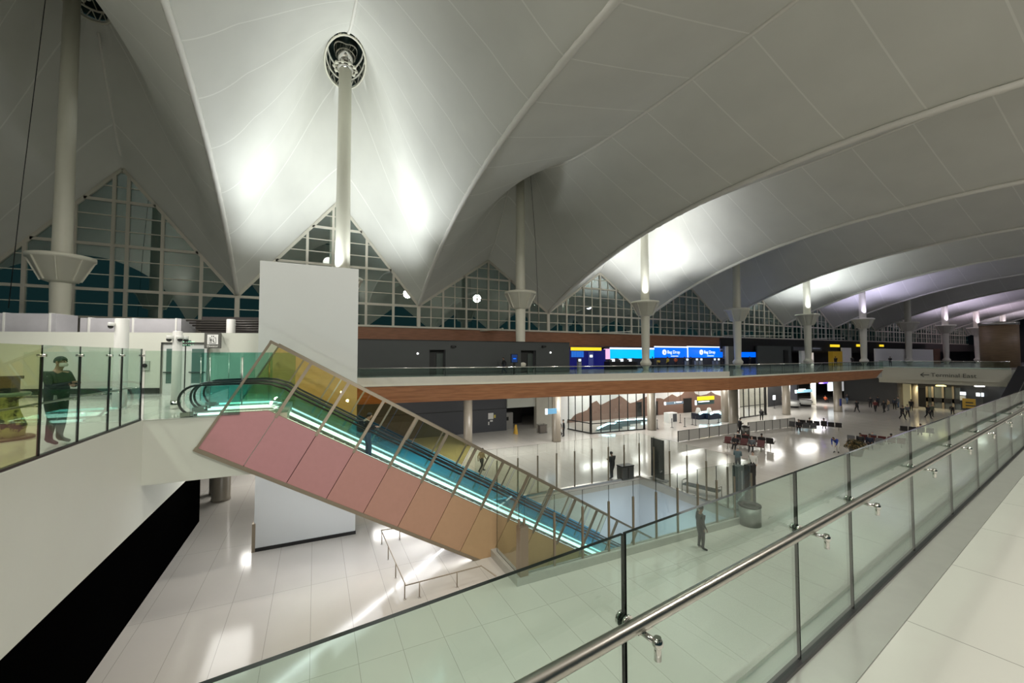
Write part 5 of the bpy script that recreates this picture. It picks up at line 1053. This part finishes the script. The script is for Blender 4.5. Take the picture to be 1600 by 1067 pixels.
for px, py, lab, m_ in ((1470, 602.5, 'yellow ceiling lamp under the pale bridge', mat('lamp_yellow', (1, .9, .4), .5, emit=(1, .85, .3), es=3)), (1527, 602.8, 'left small white ceiling lamp under the bridge end', M_LAMP), (1534, 602.9, 'right small white ceiling lamp under the bridge end', M_LAMP)):
    v = onx(px, py, 84); t = thing('ceiling_lamp', lab, 'lamp', tuple(v)); r_ = .55 if px == 1470 else .28; MB().lathe(v.x, v.y, [(r_, v.z-.08), (r_, v.z+.02), (r_*.6, v.z+.08)], 18).build('shade', m_, t)
for x, y, c_, w_ in ((85, 20, (.7, .85, 1), 60), (84, 28, (1, .85, .5), 60), (75, 38, (1, .95, .9), 250)): area('shop_lamp', (x, y, -2.6), 3, 1, w_*2, c_)
# ================================================================== UPPER LEVEL, FAR SIDE
xe0, xe1 = -1.0, ony(890, 560, 38.4).x
hx = thing('hoarding', 'long dark grey hoarding with two recessed doors on the far upper deck', 'hoarding', (xe0, 38.4, 0))
HZ = 3.32
drs = [(ony(671, 560, 38.4).x, ony(696, 560, 38.4).x), (ony(814, 560, 38.4).x, ony(837.5, 560, 38.4).x)]
segs = [xe0, drs[0][0], drs[0][1], drs[1][0], drs[1][1], xe1]; dz = ony(684, 546.5, 38.4).z
for k in (0, 2, 4): MB().box(segs[k], segs[k+1], 38.4, 38.7, 0, HZ).build('wall_panel', M_DARK, hx)
for a, b in drs:
    MB().box(a, b, 38.4, 38.7, dz, HZ).build('header', M_DARK, hx); d = MB().box(a, b, 39.0, 39.08, 0, dz).build('recessed_door', mat('recess_black', (.01, .011, .01), .5), hx)
    MB().box(b-.75, b-.08, 38.92, 39.0, 0, dz-.35).build('door_leaf', mat('leaf_grey_green', (.05, .065, .058), .4), d)
MB().box(xe1-.3, xe1, 38.7, 38.95, 0, HZ).build('return_wall', M_DARK, hx); MB().box(xe0, xe1, 38.35, 38.8, HZ, HZ+.06).build('coping', M_BLACK, hx)
for px, py in ((643, 552), (643, 552), (707, 541.5), (849, 541), (860, 551)):
    pass
for px, py, lab in ((652.5, 552.3, 'small white round light on the left part of the grey hoarding'), (860, 550.8, 'small white round light at the right end of the grey hoarding')):
    v = ony(px, py, 38.38); t = thing('wall_light', lab, 'light', tuple(v)); MB().tube([v, v+Vector((0, -.06, 0))], .10, 14).build('lens', mat('soft_lamp', (1, 1, 1), .4, emit=(1, 1, 1), es=1.5), t); MB().tube([v+Vector((0, .02, 0)), v], .13, 14).build('rim', M_BLACK, t)
for px, py, lab in ((708, 541.5, 'small black camera above the left recessed door'), (849.5, 541.3, 'small black camera above the right recessed door')):
    v = ony(px, py, 38.3); t = thing('security_camera', lab, 'camera', tuple(v)); MB().box(v.x-.2, v.x+.2, v.y-.1, v.y+.1, v.z-.1, v.z+.1).build('housing', M_BLACK, t); MB().tube([v+Vector((.2, 0, 0)), v+Vector((.3, -.02, 0))], .06, 8).build('lens', M_BGLASS, t)
p = ony(803.5, 586, 36.5); p.z = 0; t = thing('screen_kiosk', 'black pole kiosk with small dark blue screen beside the walking person', 'kiosk', tuple(p)); MB().box(p.x-.38, p.x+.38, p.y-.06, p.y+.06, 1.15, 2.05).build('screen_case', M_BLACK, t); MB().box(p.x-.31, p.x+.31, p.y-.08, p.y-.06, 1.22, 1.98).build('screen', mat('screen_dim', (.0, .01, .04), .3, emit=(.01, .03, .12), es=1), t); MB().box(p.x-.15, p.x+.15, p.y-.1, p.y-.08, 1.52, 1.62).build('lit_word', M_SCREEN, t); MB().box(p.x-.07, p.x+.07, p.y-.05, p.y+.05, 0.03, 1.15).build('pole', M_BLACK, t); MB().box(p.x-.3, p.x+.3, p.y-.25, p.y+.25, 0, .03).build('foot', M_BLACK, t)
p = ony(788, 580, 37.2); person('person with bag walking left past the dark grey hoarding', (p.x, 37.2, 0), 180, 'walk', 'black', 'navy', 1, 'dark', 1.74, 0)
# counters and screens along the back
def up(nm, label, cat, px0, px1, py0, py1, Y, m_, d=.15, part='panel', z0=None):
    a, b = ony(px0, py1, Y), ony(px1, py0, Y); za = a.z if z0 is None else z0
    t = thing(nm, label, cat, ((a.x+b.x)/2, Y, za)); MB().box(a.x, b.x, Y, Y+d, za, b.z).build(part, m_, t); return t, a, b
t, a, b = up('check_in_wall', 'navy check in wall with yellow strip sign and blue screens right of the hoarding', 'counter wall', 890, 946, 546, 575, 46.5, M_NAVY, z0=0)
p_, q_ = ony(892, 547.4, 46.4), ony(939, 543, 46.4); MB().box(p_.x, q_.x, 46.3, 46.45, p_.z, q_.z).build('yellow_strip', M_YEL, t)
for k in range(5): p_, q_ = ony(893+3.9*k, 558, 46.4), ony(896.3+3.9*k, 548.6, 46.4); MB().box(p_.x, q_.x, 46.38, 46.45, p_.z, q_.z).build('flight_screen', mat('flight_blue', (0, .05, .3), .3, emit=(.02, .14, .55), es=1), t)
p_, q_ = ony(919.5, 572, 46.4), ony(926.5, 550, 46.4); MB().box(p_.x, q_.x, 46.3, 46.45, .2, q_.z).build('arched_panel', mat('panel_blue_grey', (.03, .04, .14), .3, emit=(.05, .06, .25), es=.5), t); MB().box(p_.x+.15, q_.x-.15, 46.27, 46.3, q_.z-.75, q_.z-.4).build('white_mark', M_WLIT, t)
t, a, b = up('pink_lightbox', 'pink lit end panel between the navy and cyan screens', 'light box', 946, 953, 545, 561, 46.6, mat('pink_lit', (.8, .4, .6), .4, emit=(.95, .55, .85), es=.8), .36)
t, a, b = up('cyan_screen', 'long cyan lit screen above the dark counter', 'screen', 953.5, 1022, 546.5, 560, 46.8, M_CYAN); MB().box(a.x, b.x, 46.75, 46.9, b.z+.05, b.z+.28).build('light_strip', mat('strip_violet_white', (.8, .8, 1), .4, emit=(.75, .8, 1), es=1.6), t)
for (s0_, s1_, lab) in ((1023, 1074.5, 'left blue lit screen reading Bag Drop'), (1075, 1135, 'right blue lit screen reading Bag Drop')):
    t, a, b = up('blue_screen', lab, 'screen', s0_, s1_, 543.5, 558.5, 46.8, M_SCREEN); MB().box(a.x, b.x, 46.75, 46.9, b.z+.02, b.z+.22).build('light_strip', M_WLIT, t)
    w_ = b.x-a.x; cx = a.x+w_*(.28 if s0_ == 1023 else .33); zc = (a.z+b.z)/2
    MB().tube([(cx, 46.74, zc+.05), (cx, 46.8, zc+.05)], .42, 20).build('round_emblem', mat('soft_white', (.9, .9, 1), .4, emit=(.9, .95, 1), es=1), t); MB().box(cx-.06, cx+.06, 46.72, 46.75, zc-.15, zc+.2).box(cx-.06, cx+.2, 46.72, 46.75, zc-.15, zc-.05).build('emblem_figure', M_SCREEN, t)
    text('Bag Drop', .72, mat('soft_white', (.9, .9, 1), .4), t, (cx+.6, 46.74, zc-.15), (R(90), 0, 0)); MB().box(cx+1.4, cx+3.0, 46.72, 46.76, zc-.62, zc-.52).build('sub_line', mat('soft_white', (.9, .9, 1), .4), t)
    MB().box(b.x-.12, b.x, 46.7, 46.9, a.z, b.z+.3).build('edge_light', M_WLIT, t)
up('grey_pillar', 'square grey pillar between the blue screens', 'pillar', 1137, 1149, 541, 585, 42.5, mat('pillar_grey', (.13, .135, .13), .5), .8, z0=0); up('pale_pilaster', 'pale slim pilaster at the right end of the Bag Drop screens', 'pillar', 1135, 1138, 541, 585, 42.2, M_WPAINT, .2, z0=0)
up('blue_screen', 'short plain blue lit screen right of the square grey pillar', 'screen', 1150, 1183, 541.5, 558, 46.8, M_SCREEN)
up('dark_wall_unit', 'dark grey wall with black doorway right of the blue screens', 'wall unit', 1184, 1236, 541, 580, 44.0, M_DARK, .3, z0=0); up('doorway', 'black doorway in the dark grey wall unit on the upper deck', 'door', 1225.5, 1231.5, 547, 576, 43.9, M_BLACK, .08, z0=0)
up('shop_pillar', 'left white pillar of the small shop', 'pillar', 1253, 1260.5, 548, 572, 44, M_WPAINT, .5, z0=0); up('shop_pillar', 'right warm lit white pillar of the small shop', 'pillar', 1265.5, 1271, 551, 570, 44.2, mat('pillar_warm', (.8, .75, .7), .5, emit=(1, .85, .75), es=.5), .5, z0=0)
t, a, b = up('shop_sign', 'dark fascia with small white letters over the white shop pillars', 'sign', 1240, 1284, 542.5, 547.5, 43.8, M_DARKB, .2); MB().box(a.x+3.6, a.x+5.8, 43.76, 43.8, a.z+.25, a.z+.65).box(a.x+6.1, a.x+8.6, 43.76, 43.8, a.z+.33, a.z+.5).build('pale_word', mat('word_pale', (.4, .42, .5), .5), t)
up('shop_interior', 'dark shop interior between the white pillars and the yellow machine', 'shop', 1271, 1300, 544, 575, 47.5, M_BLACK, .3, z0=0)
t, a, b = up('yellow_shop_sign', 'small yellow lit shop sign, first of three on the upper deck', 'sign', 1298, 1312, 538.5, 542, 44.5, M_YEL, .112); t, a, b = up('yellow_shop_sign', 'small yellow lit shop sign hidden partly by the violet lit mast', 'sign', 1339, 1346, 538, 541.5, 44.5, M_YEL, .112); t, a, b = up('yellow_shop_sign', 'small yellow lit shop sign farthest right above the long white hoarding', 'sign', 1375, 1381, 538.5, 541.5, 44.5, M_YEL, .112)
up('yellow_machine', 'orange yellow vending machine on the upper deck', 'machine', 1302, 1316, 549, 573, 43, mat('vending_yellow', (.45, .27, .02), .4, emit=(.6, .38, .02), es=.08), .8, z0=0); up('white_screen_wall', 'white board beside the orange yellow machine', 'board', 1316, 1330, 543.5, 566, 44, M_WPAINT, .2, z0=0)
t, a, b = up('white_hoarding', 'long white hoarding on the far upper deck behind the glass railing', 'hoarding', 1369, 1458, 546, 572, 40.25, M_WPAINT, .3, z0=0)
up('brown_wall_unit', 'brown wall block at the right end of the white hoarding', 'wall unit', 1459.5, 1469, 545, 570, 40.75, mat('brown_block', (.16, .08, .05), .5), 1.5, z0=0)
# round brown tower on the right
v = onz(1562, 571, 0); dist = 95; d = ray(1562, 556); d = Vector((d.x, d.y)).normalized(); c = d*104; rr = 2.15
t = thing('round_tower', 'big round brown tower on the upper deck at the right', 'tower', (c.x, c.y, 0)); zt = EYE+(556-503.5)/FOC*(104*math.cos(math.atan(762/FOC)))
MB().lathe(c.x, c.y, [(rr, 0), (rr, zt-.5)], 20).build('drum', wood_mat('tower_wood', (.20, .13, .07), (.25, .165, .09)), t); MB().lathe(c.x, c.y, [(rr+.08, zt-.5), (rr+.08, zt)], 40).build('rim', M_STEEL, t)
struct(MB().box(83, 185, 4, 32, -1.0, 0).build('floor_beyond_bridge', M_DECK2))
# dark service escalator edge at the far right behind the bridge end
e0, e1 = onz(1578, 636, -3.0), None
v0 = onx(1572, 640, 72); v1 = onx(1606, 575, 84); t = thing('dark_stair', 'dark stair flank rising at the right edge beside the pale bridge', 'stair', tuple(v0))
MB().bar(v0, v1, 1.6, .5).build('stringer', M_BLACK, t); MB().bar(v0+Vector((0, -.6, .9)), v1+Vector((0, -.6, .9)), .06, .06).build('hand_rail', M_STEEL, t)
MB().bar(v0+Vector((0, -.6, .45)), v1+Vector((0, -.6, .45)), .03, .7).build('side_glass', mat('dark_side', (.03, .03, .03), .3), t)
# staff, queue and machines in front of the screens
def upx(px, Y): d = ray(px, 570); return d.x*(Y/d.y)
for lab, px, Y, face, pose, top, leg, sk, hr in (
 ('person in dark jacket at the left end of the upper counter queue', 1020, 42, 90, 'stand', 'black', 'black', 1, 'dark'),
 ('person in yellow vest bending at the upper counter queue', 1030, 42.5, 60, 'bend', 'yellow', 'black', 0, 'dark'),
 ('person in yellow vest standing tall at the upper counter queue', 1043.5, 42.5, 100, 'stand', 'yellow', 'black', 1, 'dark'),
 ('person in orange vest at the upper counter queue', 1056, 43, 200, 'phone', 'orange', 'black', 0, 'brown'),
 ('person in navy right of the orange vest before the blue screen', 1070, 44, 90, 'stand', 'navy', 'black', 1, 'dark'),
 ('person in black right of the self service kiosks', 1080, 44.5, 90, 'phone', 'black', 'black', 1, 'dark'),
 ('person in black standing before the right end of the Bag Drop screens', 1131, 42.5, 120, 'stand', 'black', 'black', 1, 'dark'),
 ('person in black standing before the plain blue screen', 1172, 43.5, 90, 'stand', 'black', 'black', 1, 'dark'),
 ('person in black seated high behind the railing before the white hoarding', 1391, 36.5, 0, 'phone', 'black', 'black', 1, 'dark'),
 ('person in black beside the orange yellow machine', 1306, 41.5, 40, 'walk', 'black', 'black', 1, 'dark'),
 ('person in dark coat before the white board on the upper deck', 1332, 41.5, 180, 'stand', 'black', 'black', 1, 'dark'),
): person(lab, (upx(px, Y), Y, 0), face, pose, top, leg, sk, hr, 1.75, 0)
t = thing('dark_counter', 'long dark counter with small items under the cyan screen', 'counter', (upx(955, 42), 42, 0)); MB().box(upx(953, 42), upx(996, 42), 42, 43.2, .0, 1.1).build('body', M_BLACK, t)
for k in range(9): x_ = upx(955+4.4*k, 42.3); MB().box(x_-.25, x_+.25, 42.4, 42.7, 1.1, 1.35+.1*(k % 3)).build('counter_item', M_WLIT if k % 3 == 1 else M_DARKB, t)
k0 = None
for px, Y, w_ in ((1073, 43.5, 'left of the two persons before the blue screen'), (1088, 44.2, 'first right of the dark figures'), (1095, 43.8, 'second right of the dark figures'), (1116, 43.8, 'under the round emblem of the right screen'), (1122, 43.2, 'rightmost before the pale pilaster'), (905, 43, 'under the five small flight screens')):
    x_ = upx(px, Y)
    if k0 is None:
        k0 = thing('self_service_kiosk', 'grey self service kiosk '+w_, 'kiosk', (x_, Y, 0), group='self service kiosks'); MB().box(x_-.22, x_+.22, Y-.2, Y+.2, 0, 1.05).build('pedestal', mat('kiosk_grey', (.28, .3, .32), .4), k0); MB().box(x_-.28, x_+.28, Y-.12, Y+.12, 1.05, 1.55).build('head', M_DARKB, k0); MB().box(x_-.2, x_+.2, Y-.14, Y-.12, 1.15, 1.45).build('screen', M_WLIT, k0)
    else: c_ = copy_tree(k0); c_.location = (x_, Y, 0); c_['label'] = 'grey self service kiosk '+w_
for x_ in (upx(985, 46), upx(1050, 46), upx(1110, 46)): area('screen_glow', (x_, 44.5, 3.0), 5, .4, 60, (.5, .6, 1))
for x_ in (0, 8, 16, 24, 60): area('deck_soffit_lamp', (x_, 45, 3.0), 3, .5, 60, (1, .95, .9))
# slender white stays projecting below the clerestory
for q, (px, py, x1_, y1_, lab) in enumerate(((785, 514, 750, 517, 'thin white stay under the clerestory left of the slender mast'), (985, 518, 905, 521, 'thin white stay under the clerestory behind the cyan screens'), (1235, 525, 1130, 524, 'thin white stay under the clerestory right of the fifth mast'), (1318, 528, 1270, 529, 'thin white stay under the clerestory right of the shop mast'))):
    a, b = ony(px, py, 47.0), ony(x1_, y1_, 48.6); t = thing('stay_bar', lab, 'stay', tuple(a)); MB().tube([a, b], .07, 8).build('bar', M_CREAM, t); MB().ball(tuple(a), .17, 10).build('lamp_end', M_CREAM, t)
